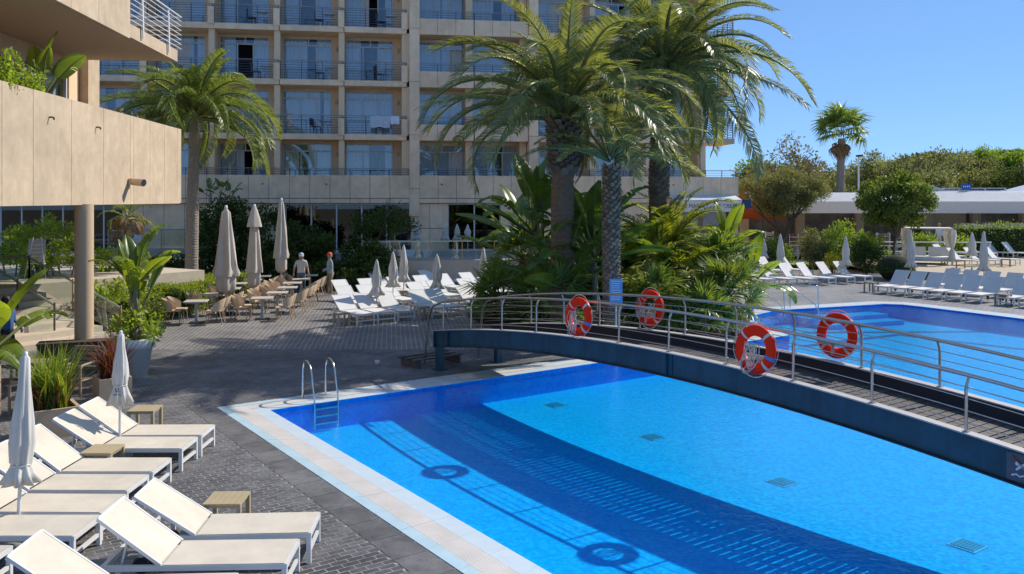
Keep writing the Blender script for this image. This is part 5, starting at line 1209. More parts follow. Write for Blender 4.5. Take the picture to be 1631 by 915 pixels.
mb = MB(); mb.lathe([(0, 0), (.27, 0), (.38, .66), (.45, .68), (.47, .74), (.47, .86), (.44, .90), (.38, .90), (.36, .80)], 24); mb.build('pot', M_pot, pot); MB().lathe([(0, .82), (.365, .82)], 16).build('soil', M_soil, pot)
pr = random.Random(3)
for s in range(3):
    ox, oy = ((0, 0), (-.12, .1), (.12, -.05))[s]; hh = (1.35, 1.0, .7)[s]; MB().tube([(ox, oy, .8), (ox + .03, oy, .8 + hh * .6), (ox, oy, .8 + hh)], [.075, .06, .05], 7).build('stem', M_barkg, pot)
    for i in range((7, 4, 4)[s]): f = (i + .5) / 8; mk('leaf', (BIG + BIGY)[pr.randrange(7)], pot, (ox, oy, .7 + hh), (pr.gauss(0, .3), -R(82 - 65 * f) + pr.gauss(0, .1), i * 2.39996 + s), pr.uniform(.72, .98))
mk('foliage', cloud_mesh('foliage', crown_clumps((0.1, -.1, 1.15), (.5, .5, .3), 14, .2), 700, .15, M_lvl, .4), pot)
# strelitzia reaching in at the left edge
strel('ragged banana-like plant reaching in beside the slatted armchairs', -10.6, 17.2, 0, 8, 1.15, BIGY, 17, 1.0, 65, -5, 1)

# ------------------------------------------------------------------ right and far planting
tree('olive_tree', 'grey green olive tree with forked dark trunk beside the shade sail', (*atY(1252, 318, 52.0).xy, 0), 2.2, (-.3, 0, 4.5), (2.5, 2.0, 1.2), M_olive, 1300, .15, 90, .62, .22, seed=3, asp=.3, spread=1.2)
tree('round_tree', 'round glossy tree with single straight trunk before the shops', (*atY(1425, 318, 47.5).xy, 0), 2.3, (.1, 0, 4.1), (1.95, 1.7, 1.4), M_gtree, 620, .19, 80, .5, .13, seed=4, asp=.55)
fl = [(1345, 372, 50, 1.6, M_lv, 'leafy shrub mass before the shop stands'), (1300, 384, 50.2, 1.2, M_olive, 'pale twiggy shrub behind the tube railing'), (1385, 388, 48, 1.5, M_lv, 'dark green shrub beside the slender round tree'), (1240, 392, 49.4, 1.1, M_lv, 'flowering shrub behind the far loungers'), (1470, 386, 56, 1.3, M_lv, 'shrub behind the cabana curtains'), (1525, 386, 56.4, 1.2, M_lvl, 'light green shrub behind the terrace loungers'), (1208, 400, 49, .9, M_olive, 'pale shrub near the island palms by the tube railing')]
for k, (px, py, Y, r, m, lb) in enumerate(fl): c = atY(px, py, Y); shrub('garden_shrub', lb, (c.x, c.y, 0), (r, r * .8, max(.5, c.z * .75)), m, 420, .15, 24, .5, seed=140 + k, group='garden shrubs before the shops')
shrub('yellow_shrub', 'larger bright yellow green shrub behind the pair of loungers', (*gp(1348, 428), 0), (.75, .7, .75), M_lvy, 900, .08, 16, .35, seed=160); shrub('yellow_shrub', 'smaller yellow shrub next to the dark rounded topiary', (*gp(1327, 436), 0), (.5, .5, .6), M_lvy, 900, .08, 12, .3, seed=161)
shrub('dark_shrub', 'dense dark shrub between yellow bushes and clipped ball', (*gp(1378, 440), 0), (1.0, .9, 1.15), M_lvd, 620, .12, 26, .42, seed=162)
tp = thing('topiary_ball', 'clipped dark green ball bush beside the far loungers', 'shrub', (*gp(1426, 446), 0)); rs = np.random.RandomState(6)
mb = MB(); mb.lathe([(0, 0), (.55, .05), (.86, .45), (.84, .8), (.55, 1.16), (0, 1.28)], 20); mb.build('dark_core', M_core, tp)  # solid dark core put in behind the clipped leaves
d = unit(5200, rs); d[:, 2] = np.abs(d[:, 2]) * 1.0 - .25; P = d * np.array([.92, .92, .74]) * rs.uniform(.95, 1.03, 5200)[:, None] + np.array([0, 0, .62]); V_, Q_ = leaf_quads(P, .06, .6, .1, d, rs); mk('foliage', np_mesh('foliage', V_, Q_, M_lvt), tp)
hedge('flowering_hedge', 'tall white-topped hedge behind the terrace loungers', (34.2, 57.4, .3), R(-3), (8.5, 1.6, 1.95), M_lv, 9000, .13, 7, None, .14)
P = np.random.RandomState(3).uniform(-.5, .5, (1500, 3)) * [8.5, 1.6, .3] + [0, 0, 2.0]; hf = bpy.data.objects['flowering_hedge']; V_, Q_ = leaf_quads(P, .12, .6, .4); mk('blossom', np_mesh('blossom', V_, Q_, mat('white_blossom', (.55, .50, .45), .7)), hf)
# trees behind the shops and wooded hills
bt = [(1245, 280, 74, 3.4, 3.2, M_brown, 'half bare twiggy tree behind the olive tree'), (1290, 298, 80, 4, 2.6, M_olive, 'pale tree behind the shops left of the tall palm'), (1210, 300, 78, 2.6, 2.4, M_lv, 'light green tree beside the hotel corner'), (1400, 290, 84, 3.6, 2.6, M_olive, 'olive toned tree behind the round tree'), (1445, 292, 88, 3.6, 2.4, M_olive, 'pale green tree behind the shop roof ridge'), (1500, 285, 86, 4.2, 2.6, M_olive, 'wide pale olive tree behind the roof sign'), (1545, 285, 90, 3.4, 2.4, M_olive, 'thin green tree beside the big umbrella pine'), (1365, 300, 90, 3.4, 2.0, M_pine, 'dark green tree close behind the lamp mast'), (1470, 300, 80, 3, 1.6, M_olive, 'pale bushy tree behind the awnings'), (1615, 300, 85, 3.2, 1.8, M_pine, 'dark tree at the far end of the shop row')]
for k, (px, py, Y, rx, rz, m, lb) in enumerate(bt): c = atY(px, py, Y); tree('background_tree', lb, (c.x, c.y, 0), max(1.5, c.z - rz * .8), (0, 0, c.z), (rx, rx * .7, rz), m, 170 if m is not M_brown else 90, .34, 50, 1.0, .16, 'trees behind the shops', seed=200 + k, asp=.4)
c = atY(1582, 268, 95); tree('umbrella_pine', 'broad green pine standing above the shops', (c.x, c.y, 0), 3.8, (0, 0, 7.7), (3.3, 2.8, 1.9), M_lv, 330, .34, 80, 1.0, .3, seed=230, asp=.35, spread=1.1)
def hill(name, pts, Y, depth, m):
    mb = MB(); vs = []; N = len(pts)
    for px, py in pts: p = atY(px, py, Y); vs += [(p.x, Y - depth, -.2), (p.x, Y, p.z), (p.x, Y + depth, -.2)]
    mb.add(vs, [(3 * i + j, 3 * i + 3 + j, 3 * i + 4 + j, 3 * i + 1 + j) for i in range(N - 1) for j in range(2)], True); return tag(mb.build(name, m), kind='structure')
H1 = [(900, 312), (1180, 308), (1290, 300), (1340, 276), (1380, 272), (1440, 262), (1470, 250), (1520, 254), (1560, 250), (1631, 245), (1750, 240), (1950, 262), (2400, 306)]
hill('hill', [(a, b + 10) for a, b in H1], 190, 60, mat('hill_soil', (.06, .065, .03), .95, .3, .3))
rs = np.random.RandomState(12); cl = []
for a, b in zip(H1[1:-3], H1[2:-2]):
    k = int(abs(b[0] - a[0]) / 5) + 2
    for q in range(k):
        f = rs.uniform(); px = a[0] + (b[0] - a[0]) * f; py = a[1] + (b[1] - a[1]) * f
        for e in range(5): c = atY(px + rs.uniform(-8, 8), min(py + 8 + e * 9 + rs.uniform(-3, 4), 312), 188 - e * 9); cl.append((np.array(c), [2.6 * rs.uniform(.7, 1.3), 2.4, 1.5 * rs.uniform(.7, 1.3)]))
hw = mk('hillside_wood', cloud_mesh('hillside_wood', cl, 60, .95, M_pine, .6, .5, .6, rs)); tag(hw, 'far wooded hillside of dark pines behind the shops', 'wood', kind='stuff')
# ------------------------------------------------------------------ sun loungers
def lounger_proto(msling, mframe, back=35, detail=True):
    P = Proto('sun_lounger'); W = .66; hz = .30
    mb = MB(); t = .05
    for y in (-W / 2 + t / 2, W / 2 - t / 2): mb.box((-.95, y, hz + .02), (1.9, t * .8, .055))
    mb.box((-.025, 0, hz + .02), (.05, W - t * 2 + .018, .05)); mb.box((-1.875, 0, hz + .02), (.05, W - t * 2 + .018, .05)); mb.box((-1.30, 0, hz + .01), (.04, W - t * 2 + .018, .03)); fi = P.add('frame', mb.mesh('frame', mframe))
    leg = MB().box((0, 0, hz / 2), (.05, .05, hz - .006)).mesh('leg', mframe)
    for y in (-W / 2 + t / 2, W / 2 - t / 2): P.add('leg', leg, None, (-.027, y, 0))
    mb = MB().box((-.027, 0, .13), (.03, W - .10, .045)); P.add('crossbar', mb.mesh('crossbar', mframe))
    mb = MB(); K = 9; vs = []
    for k in range(K + 1):
        x = -.02 - 1.25 * k / K; sag = -.012 * math.sin(math.pi * k / K)
        vs += [(x, -W / 2 + .012, hz + .054), (x, 0, hz + .054 + sag), (x, W / 2 - .012, hz + .054)]
    mb.add(vs, [(3 * k + j, 3 * k + 1 + j, 3 * k + 4 + j, 3 * k + 3 + j) for k in range(K) for j in range(2)], True); mb.add([(v[0], v[1], v[2] - .012) for v in vs], [(3 * k + j, 3 * k + 3 + j, 3 * k + 4 + j, 3 * k + 1 + j) for k in range(K) for j in range(2)], True)
    P.add('sling', mb.mesh('sling', msling))
    a = R(back); c, s = math.cos(a), math.sin(a); M = Matrix(((c, 0, s), (0, 1, 0), (-s, 0, c))); mb = MB()
    L_ = .78; b = P.add('backrest', MB().box((-1.29 - c * L_ / 2, 0, hz + .06 + s * L_ / 2), (L_, W - .03, .016), M).mesh('backrest', msling)); mb = MB()
    for y in (-W / 2 + .012, W / 2 - .012): mb.box((-1.29 - c * L_ / 2, y, hz + .055 + s * L_ / 2), (L_ + .02, .026, .034), M)
    mb.box((-1.29 - c * (L_ + .005), 0, hz + .055 + s * (L_ + .005)), (.026, W - .05, .034), M); P.add('backrest_frame', mb.mesh('backrest_frame', mframe), b)
    mb = MB()
    for y in (-.2, .2): mb.bar((-1.29 - c * .45, y, hz + .05 + s * .45), (-1.72, y, hz + .02), .03, .02)
    P.add('strut', mb.mesh('strut', mframe))
    if detail:
        wm = MB(); MX = Matrix.Rotation(R(90), 3, 'X'); wm.torus((0, 0, 0), .075, .022, 18, 8, MX); wm.tube([(0, -.02, 0), (0, .02, 0)], .06, 12)
        wm = wm.mesh('wheel', M_gdark); bk = MB(); bk.box((0, 0, .16), (.05, .03, .24)); bk = bk.mesh('wheel_bracket', mframe)
        for y in (-W / 2 + .03, W / 2 - .03): q = P.add('wheel_bracket', bk, None, (-1.72, y, 0)); P.add('wheel', wm, q, (0, 0, .097))
    else:
        lg = MB().box((0, 0, hz / 2), (.05, .05, hz - .006)).mesh('leg', mframe)
        for y in (-W / 2 + .03, W / 2 - .03): P.add('leg', lg, None, (-1.72, y, 0))
    return P
NEARS = [lounger_proto(M_sling, M_white, a_) for a_ in (35, 33, 37)]; NEARL = NEARS[0]; FARL = lounger_proto(M_sling2, M_white, 34, False); FARR = lounger_proto(M_sling3, M_white, 48, True); FARR2 = lounger_proto(M_sling3, M_white, 50, False)
names = ['furthest from camera', 'second from white pot', 'third from white pot', 'fourth from white pot', 'fifth from white pot', 'sixth from white pot', 'cut off at bottom left corner']
for k, y in enumerate((13.98, 13.24, 12.14, 11.38, 10.60, 9.88, 8.98)):
    NEARS[k % 3].make((-4.95 + rnd.uniform(-.04, .04) + (.05 if k == 5 else 0) - (.45 if k == 6 else 0), y, 0), R(rnd.uniform(-1, 1)), f'cream sling lounger in the deck row, {names[k]}', 'sun lounger', 'cream loungers on the near deck')
for k, y in enumerate((9.98, 9.16, 8.30)):
    NEARS[(k + 1) % 3].make((-2.28 - .05 * k - (.35 if k == 2 else 0), y, 0), R(2.5 + rnd.uniform(-1, 1)), f'cream sling lounger by the pool edge, {("next to the slatted tan table", "middle of the front group", "only its backrest showing at bottom edge")[k]}', 'sun lounger', 'cream loungers on the near deck')
# side tables
def table_proto(m, s=.46, h=.42, slats=True):
    P = Proto('side_table'); mb = MB(); N = 6; top = MB(); top.box((0, 0, h - .045), (s - .05, s - .05, .03)); ti = P.add('apron', top.mesh('apron', m)); sm = MB().box((0, 0, 0), (s / N - .006, s, .022)).mesh('slat', m)
    for k in range(N): P.add('slat', sm, None, (-s / 2 + s * (k + .5) / N, 0, h - .012))
    lg = MB().box((0, 0, (h - .032) / 2), (.05, .05, h - .032)).mesh('leg', m)
    for x in (-s / 2 + .026, s / 2 - .026):
        for y in (-s / 2 + .026, s / 2 - .026): P.add('leg', lg, None, (x, y, 0))
    return P
STAB = table_proto(M_tan)
STAB.make((-6.48, 15.15, 0), R(3), 'tan slatted side table beyond the last deck lounger', 'side table', 'tan side tables'); STAB.make((-6.05, 12.69, 0), 0, 'tan slatted side table squeezed between two deck loungers', 'side table', 'tan side tables'); STAB.make((-3.52, 10.60, 0), R(2), 'tan slatted side table beside the pool edge loungers', 'side table', 'tan side tables')
# small closed parasols
def closed_parasol(name, label, loc, h, w, zb, m, skirt=.25, group=None, tilt=(0, 0), txt=False, folds=8, base=True, pole=M_polew, seed=0, cat='parasol', flat=0, zt=None):
    t = thing(name, label, cat, loc, 0, group); t.rotation_euler = (tilt[0], tilt[1], random.Random(seed).uniform(0, 6)); r = w / 2; zs = zb + skirt
    if txt: t.rotation_euler.z = 0
    MB().tube([(0, 0, 0), (0, 0, h)], [.022, .02], 8).build('pole', pole, t)
    pj = random.Random(seed * 7 + 3); jt = [[pj.uniform(-.12, .12) for _ in range(40)] for _ in range(8)]
    wob = lambda a, i: 1 + .16 * math.sin(folds * a + seed + .35 * i + .5 * math.sin(3 * a + seed)) * min(1, i / 3) + jt[i][int(a * 40 / 6.2832 + .01) % 40] * min(1, i / 2)
    L_ = h - zs; prof = [(.03, h - .005), (.05, h - .03), (r * .55, zs + L_ * .72), (r * .85, zs + L_ * .42), (r * .98, zs + L_ * .2), (r * .86, zs + .03), (r * .80, zs)]
    mb = MB(); mb.lathe(prof, 40, (0, 0, 0), True, wob); cn = mb.build('canopy', m, t)
    wob2 = lambda a, i: 1 + (.10 + .12 * i) * math.sin(folds * a * 1.0 + 1.3 * seed)
    mb = MB(); mb.lathe([(r * .80, zs - .004), (r * 1.05, zs - skirt * .45), (r * 1.45, zb), (r * 1.2, zb + .01), (.03, zs - .05)], 40, (0, 0, 0), True, wob2); mb.build('skirt', m, cn)
    mb = MB(); mb.torus((0, 0, zs), r * .84, .012, 20, 6); mb.build('tie_band', m, cn); MB().lathe([(0, h + .05), (.025, h + .04), (.03, h - .01)], 8).build('finial', pole, t)
    if base: MB().lathe([(.20, 0), (.20, .05), (.05, .07), (.03, .2)], 16).build('base', M_flange, t)
    if txt: text('U.', .10, t, (.03, -r * 1.12 - .02, zs - .05), (R(96), 0, R(0)), M_navy); text('HOTEL', .042, t, (.03, -r * 1.22 - .02, zs - .12), (R(100), 0, R(0)), M_navy)
    return t
closed_parasol('closed_parasol', 'closed white parasol with dark print beside the stone planter', (-6.22, 13.6, 0), 1.98, .23, .86, M_canvas2, .30, 'closed white parasols on the near deck', (0, R(.6)), True, seed=1)
closed_parasol('closed_parasol', 'closed leaning white parasol rising among the nearest deck loungers', (-5.90, 10.24, 0), 2.22, .25, .70, M_canvas2, .22, 'closed white parasols on the near deck', (0, R(3.5)), seed=3)
# ------------------------------------------------------------------ far loungers behind the bridge: rows in the pool frame
def pfl(a, b): p = A0 + U * a + V * b; return (p.x, p.y, 0)
VA = math.atan2(V.y, V.x); aL, bL = to_pf(-5.05, 27.9)
row_lbl = ['front row nearest the bridge', 'second row from the bridge', 'third row from the bridge', 'last row below the glass balustrade']
rows = [(0, [0.33, 1.08, 1.86, 3.12, 3.88, 5.2]), (-2.75, [1.55, 2.5, 3.45, 4.6, 5.6, 7.0, 8.0]), (-5.2, [2.55, 3.6, 5.0, 6.2, 7.4, 8.6, 9.8]), (-7.5, [5.2, 6.4, 7.8, 9.0, 10.4, 11.6])]
for ri, (db, offs) in enumerate(rows):
    for k, da in enumerate(offs):
        x, y, z = pfl(aL + da, bL + db + rnd.uniform(-.08, .08)); FARL.make((x, y, 0), VA + R(rnd.uniform(-3, 3)), f'white lounger, {ORD[k]} from the cafe in the {row_lbl[ri]}', 'sun lounger', 'white loungers between cafe and palm island')
ST2 = table_proto(mat('light_tan_resin', (.50, .43, .30), .5), .42, .44)
for k, (da, db, lb) in enumerate(((-.42, -.25, 'at the cafe end of the front lounger row'), (2.5, -.15, 'in the gap of the front lounger row'), (.9, -2.9, 'at the cafe end of the second lounger row'), (6.3, -2.7, 'in the gap of the second lounger row'), (4.3, -5.1, 'in the gap of the third lounger row'))):
    x, y, z = pfl(aL + da, bL + db); ST2.make((x, y, 0), VA, f'tan side table {lb}', 'side table', 'tan side tables among the white loungers')
fp = [(600, 504, 1.95, 'between the first two rows nearest the cafe'), (626, 488, 2.05, 'standing behind the second lounger row'), (643, 478, 2.2, 'tallest, at the corner of the low wall'), (696, 492, 2.0, 'standing alone in the middle of the white loungers'), (770, 482, 2.15, 'partly hidden by the fan palm'), (792, 475, 2.0, 'in the dark by the island edge')]
for k, (px, py, h, lb) in enumerate(fp[:5]):
    closed_parasol('closed_parasol', f'closed white parasol among far loungers, {lb}', (*gp(px, py), 0), h, .34, .74, M_canvas2, .32, 'closed parasols among the white loungers', seed=10 + k)
# parasols and furniture on the hotel terrace
for k, (px, Y) in enumerate(((664, 43.6), (709, 43.8), (728, 44.0), (745, 43.4), (803, 43.6))):
    closed_parasol('closed_parasol', f'small closed parasol on the hotel terrace, {ORD[k]} along the glass', ((px - CX) / F * Y, Y, TERR), 1.55, .3, .75, M_canvas2, .3, 'closed parasols on the hotel terrace', seed=30 + k)
# ------------------------------------------------------------------ loungers of the far right
UA = UANG + math.pi
x0, y0 = 15.95, 37.15
for k in range(9):
    d = .79 * k + (.42 if k > 5 else 0); FARR.make((x0 + V.x * d, y0 + V.y * d, 0), UA + R(rnd.uniform(-2, 2)), f'grey white lounger by the far pool edge, {ORD[k]} from the ball bush', 'sun lounger', 'grey white loungers in the far pool row')
for k in range(5):
    d = .9 * k + .95; FARR2.make((x0 + U.x * 2.4 + V.x * d, y0 + U.y * 2.4 + V.y * d, 0), UA + R(rnd.uniform(-2, 2)), f'grey white lounger behind the far pool row, {ORD[k]} from the ball bush', 'sun lounger', 'grey white loungers in the second far row')
STR = table_proto(M_taupe, .46, .44)
for d, e, lb in ((-.75, .5, 'at the ball bush end of the far pool row'), (4.95, .3, 'in the gap of the far pool row')): STR.make((x0 + V.x * d + U.x * e, y0 + V.y * d + U.y * e, 0), UA, f'taupe side table {lb}', 'side table', 'taupe side tables of the far loungers')
# group near the island: heads towards the hotel
for k, (px, py) in enumerate(((1192, 458), (1240, 457), (1275, 456.5), (1308, 456), (1338, 455), (1368, 453.5), (1396, 452))):
    x, y = gp(px, py); FARR2.make((x - .3, y + .15, 0), VA + R(rnd.uniform(-3, 3)), f'grey white lounger beside the tube railing, {ORD[k]} from the island palms', 'sun lounger', 'grey white loungers beside the tube railing')
for k, (px, py) in enumerate(((1205, 443), (1255, 442), (1290, 441))):
    x, y = gp(px, py); FARR2.make((x, y, 0), VA + R(rnd.uniform(-3, 3)), f'grey white lounger, {ORD[k]} from palms in rear rank by tube railing', 'sun lounger', 'grey white loungers in the rear rank by the railing')
# sun terrace loungers
for k, (px, py) in enumerate(((1535, 417), (1562, 425), (1590, 424), (1622, 423))):
    x, y = gp(px, py, .34); FARR2.make((x, y, .34), VA + R(rnd.uniform(-4, 4)), f'grey white terrace lounger, {ORD[k]} from the cabana in the front rank', 'sun lounger', 'loungers on the sandy terrace')
for k, (px, py) in enumerate(((1550, 412), (1585, 412), (1618, 411), (1645, 412))):
    x, y = gp(px, py, .34); FARR2.make((x, y, .34), VA + R(rnd.uniform(-4, 4)), f'grey white terrace lounger, {ORD[k]} from the cabana in the rear rank', 'sun lounger', 'loungers on the sandy terrace')
x, y = gp(1530, 427, .34); STR.make((x, y, .34), R(-25), 'taupe side table on the sandy terrace between lounger and parasol', 'side table', 'taupe side tables of the far loungers'); x, y = gp(1602, 425, .34); STR.make((x, y, .34), R(-25), 'taupe side table on the sandy terrace towards the picture edge', 'side table', 'taupe side tables of the far loungers')
for k, (px, py, z, h, lb) in enumerate(((1216, 434, 0, 1.9, 'beside the island palms'), (1243, 446, 0, 2.3, 'above the loungers at the tube railing'), (1347, 448, 0, 2.2, 'between the pair of loungers before the yellow shrubs'), (1451, 452, 0, 2.35, 'at the ball bush in the far pool row'), (1548, 432, .34, 2.0, 'on the sandy terrace front edge'), (1567, 460, 0, 2.6, 'behind the far pool row, nearest of its group'))):
    closed_parasol('closed_parasol', f'closed white parasol {lb}', (*gp(px, py, z), z), h, .36, .8, M_canvas2, .32, 'closed parasols among the far loungers', seed=50 + k)
# cabana daybed
cx_, cy_ = gp(1478, 420, .34); cb = thing('cabana_daybed', 'white four post cabana daybed with tied curtains', 'cabana', (cx_, cy_, .34), R(-20)); CW, CD, CH = 2.3, 1.9, 2.05
for x in (-CW / 2, CW / 2):
    for y in (-CD / 2, CD / 2):
        MB().box((x, y, CH / 2), (.07, .07, CH)).build('post', M_white, cb); mb = MB(); mb.lathe([(.20, CH - .03), (.22, CH - .4), (.11, 1.05), (.06, .95), (.13, .8), (.20, .25)], 18, (x, y, 0), True, lambda t, i: 1 + .2 * math.sin(6 * t + i)); mb.build('curtain', M_canvas2, cb)
MB().box((0, 0, CH + .03), (CW + .15, CD + .15, .06)).build('canopy', M_canvas2, cb); MB().box((0, -.05, .36), (CW - .2, CD - .15, .16)).build('mattress', M_sling2, cb); MB().box((0, -.05, .22), (CW - .12, CD - .1, .08)).build('platform', M_white, cb)
for x in (-.55, .55): MB().box((x, .45, .66), (.95, .10, .62), Matrix.Rotation(R(-28), 3, 'X')).build('back_cushion', M_sling3, cb)
for x in (-.8, .8):
    for y in (-.7, .6): MB().box((x, y, .09), (.06, .06, .18)).build('leg', M_taupe, cb)

# ------------------------------------------------------------------ cafe
CT = Proto('cafe_table'); CT.add('table_top', MB().box((0, 0, .725), (.72, .72, .03)).mesh('table_top', M_cafe_top)); CT.add('leg', MB().box((0, 0, .365), (.10, .10, .69)).mesh('leg', M_cafe_leg)); CT.add('base', MB().box((0, 0, .012), (.46, .46, .022)).mesh('base', M_gdark))
CC = Proto('cafe_chair')
mb = MB(); mb.box((0, 0, .44), (.46, .44, .035)); CC.add('seat', mb.mesh('seat', M_wicker))
mb = MB(); K = 10; vs = []
for k in range(K + 1):
    a = R(-95 + 190 * k / K); f = math.cos(a) if math.cos(a) > 0 else 0; x = -.225 * math.cos(a) - .03; y = .25 * math.sin(a); ht = .62 + .24 * max(0, math.cos(a * .9)) ** .8
    for rr_, z in ((1, .45), (1.08, .55), (1.14, ht - .02), (1.12, ht)): vs.append((x * rr_ - (z - .45) * .22 * f, y * rr_, z))
mb.add(vs, [(4 * k + j, 4 * k + 4 + j, 4 * k + 5 + j, 4 * k + 1 + j) for k in range(K) for j in range(3)], True); CC.add('backrest', mb.mesh('backrest', M_wicker))
for x, y, dx in ((.19, .19, .03), (.19, -.19, .03), (-.2, .19, -.10), (-.2, -.19, -.10)): CC.add('leg', MB().tube([(x, y, .43), (x + dx, y * 1.12, 0)], .014, 6).mesh('leg', M_wicker2))
cols = {'outer column': (-8.45, [29.4, 31.1, 32.9, 34.7, 36.4, 38.3]), 'hedge side column': (-10.45, [28.5, 30.6, 32.5, 34.5, 36.2, 37.8])}
cr_ = random.Random(14)
for cn, (cx_, ys) in cols.items():
    for k, y in enumerate(ys):
        x = cx_ - .065 * (y - 29) + cr_.uniform(-.1, .1); CT.make((x, y, 0), R(10 + cr_.uniform(-4, 4)), f'square cream cafe table, {ORD[k]} from the pool in the {cn}', 'table', 'square cafe tables')
        for q, (dx, dy, sd_, fb) in enumerate(((.68, -.22, 'pool', 'near'), (.66, .30, 'pool', 'far'), (-.68, -.22, 'hedge', 'near'), (-.66, .30, 'hedge', 'far'))):
            if cn == 'hedge side column' and q == 1 and k in (1, 3): continue
            if k == 5 and q == 3: continue
            rz = (0 if dx < 0 else math.pi) + R(10) + R(cr_.uniform(-18, 18)); CC.make((x + dx + cr_.uniform(-.05, .1), y + dy + cr_.uniform(-.06, .06), 0), rz, f'woven tan chair, {sd_} side {fb} seat of {ORD[k]} table in {cn}', 'chair', 'woven tan cafe chairs')
# big closed parasols
def big_parasol(label, px, Y, h, w, seed, cape=True, zb=.55):
    x = (px - CX) / F * Y; t = thing('cafe_parasol', label, 'parasol', (x, Y, 0), 0, 'tall closed parasols of the cafe'); r = w / 2
    MB().tube([(0, 0, 0), (0, 0, h)], .045, 10).build('pole', M_polew, t); MB().lathe([(.32, 0), (.32, .08), (.06, .1), (.055, .3)], 16).build('base', M_gdark, t); rs = random.Random(seed)
    jt = [[rs.uniform(-.10, .10) for _ in range(48)] for _ in range(8)]
    fold = lambda a, i: 1 + (.08 + .05 * min(i, 3)) * math.sin(6 * a + seed + .2 * i + .6 * math.sin(2 * a)) + .05 * math.sin(11 * a + 2 * seed + i) + jt[i][int(a * 48 / 6.2832 + .01) % 48]
    mb = MB(); mb.lathe([(.05, h - .02), (r * .34, h - .14), (r * .46, h - .6), (r * .62, h - 1.2), (r * .84, h - 2.0), (r * 1.0, zb + .75), (r * .96, zb + .62)], 48, (0, 0, 0), True, fold); cn = mb.build('canopy', M_canvas, t)
    mb = MB(); mb.lathe([(r * .72, zb + .80), (r * .80, zb + .45), (r * .78, zb + .15), (r * .55, zb), (.06, zb + .3)], 40, (0, 0, 0), True, lambda a, i: 1 + .16 * math.sin(5 * a + seed + i * .4)); mb.build('lower_folds', M_canvas, cn)
    if cape: mb = MB(); mb.lathe([(.07, h + .01), (r * .40, h - .10), (r * .75, h - .45), (r * .98, h - .78)], 40, (0, 0, 0), True, lambda a, i: 1 + .10 * i * .33 * math.sin(4 * a + seed)); mb.build('cape', M_canvas, cn)
    MB().lathe([(0, h + .12), (.05, h + .10), (.06, h - .01)], 10).build('finial', M_polew, t); return t
big_parasol('widest closed canvas parasol of the cafe, nearest the pool', 360, 30.6, 3.78, .78, 1, False, .75)
big_parasol('closed canvas parasol with flared cape, middle of the cafe three', 405, 33.9, 3.80, .58, 2, True, .6)
big_parasol('slim closed canvas parasol furthest back at the cafe', 448, 37.0, 4.05, .56, 4, False, .95)

# ------------------------------------------------------------------ lounge corner on the left: slatted armchairs, low table, bench
AC = Proto('slatted_armchair'); Wd = .72
for y in (-Wd / 2, Wd / 2):
    mb = MB(); mb.tube([(.34, y, 0), (.34, y, .56), (.30, y, .62), (-.28, y, .64), (-.36, y, .62)], .028, 8); mb.tube([(-.30, y, 0), (-.36, y, .55), (-.44, y, .84), (-.45, y * .9, .88)], .028, 8); mb.tube([(.34, y, .30), (-.32, y, .30)], .022, 6); AC.add('side_frame', mb.mesh('side_frame', M_taupe))
sm = MB().box((0, 0, 0), (.075, Wd - .03, .022)).mesh('slat', M_taupe)
for k in range(6): AC.add('slat', sm, None, (.28 - k * .105, 0, .34 - k * .008))
for k in range(5): AC.add('slat', sm, None, (-.34 - k * .024, 0, .44 + k * .10), (0, R(-78), 0))
AC.add('top_rail', MB().tube([(-.45, -Wd / 2 * .9, .88), (-.455, 0, .89), (-.45, Wd / 2 * .9, .88)], .026, 8).mesh('top_rail', M_taupe)); AC.add('cushion', MB().box((-.02, 0, .385), (.56, .60, .06)).mesh('cushion', M_gdark))
AC.make((-9.3, 18.3, 0), R(-100), 'slatted taupe armchair with dark cushion before the column base', 'armchair', 'slatted armchairs on the left'); AC.make((-10.1, 16.2, 0), R(-60), 'slatted taupe armchair facing the stone planter at picture edge', 'armchair', 'slatted armchairs on the left'); AC.make((-9.15, 16.6, 0), R(170), 'slatted taupe armchair right behind the leaning closed parasol', 'armchair', 'slatted armchairs on the left')
lt = table_proto(M_taupe, .7, .40); lt.make((-11.0, 19.6, 0), R(20), 'taupe low table beside the brown bench', 'low table')
sf = thing('brown_bench', 'dark brown box bench at the foot of the stairs', 'bench', (-10.9, 21.6, 0), UANG - R(15)); MB().box((0, 0, .25), (1.8, .5, .48)).build('base', M_sofa, sf); MB().box((0, 0, .52), (1.84, .54, .05)).build('seat', M_sofa, sf)
# easels on the terraces
def easel(label, x, y, z, rz):
    t = thing('menu_easel', label, 'easel', (x, y, z), rz); mb = MB()
    for sx in (-.28, .28): mb.tube([(sx * 1.25, -.18, 0), (sx * .45, .02, 1.45)], .02, 5)
    mb.tube([(0, .4, 0), (0, .02, 1.4)], .02, 5); mb.box((0, -.07, .52), (.62, .05, .04)); mb.build('stand', M_signw, t); MB().box((0, -.02, .98), (.56, .03, .80), Matrix.Rotation(R(-9), 3, 'X')).build('board', mat('easel_board', (.45, .56, .68), .6), t)
    for k in range(4): MB().box((0, -.045 - .0 + (k - 1.5) * .03, .78 + k * .13), (.38 - .05 * (k % 2), .012, .035), Matrix.Rotation(R(-9), 3, 'X')).build('text_line', M_signw, t)
c = atY(216, 395, 40.5); easel('blue menu board on an easel by the glass doors', c.x, c.y, 1.62, R(5))
x_, y_, z_ = stl(1.6, NS_ * TRD + 2.2, NS_ * RS); easel('white menu easel behind the stair balustrade', x_, y_, z_, R(10))

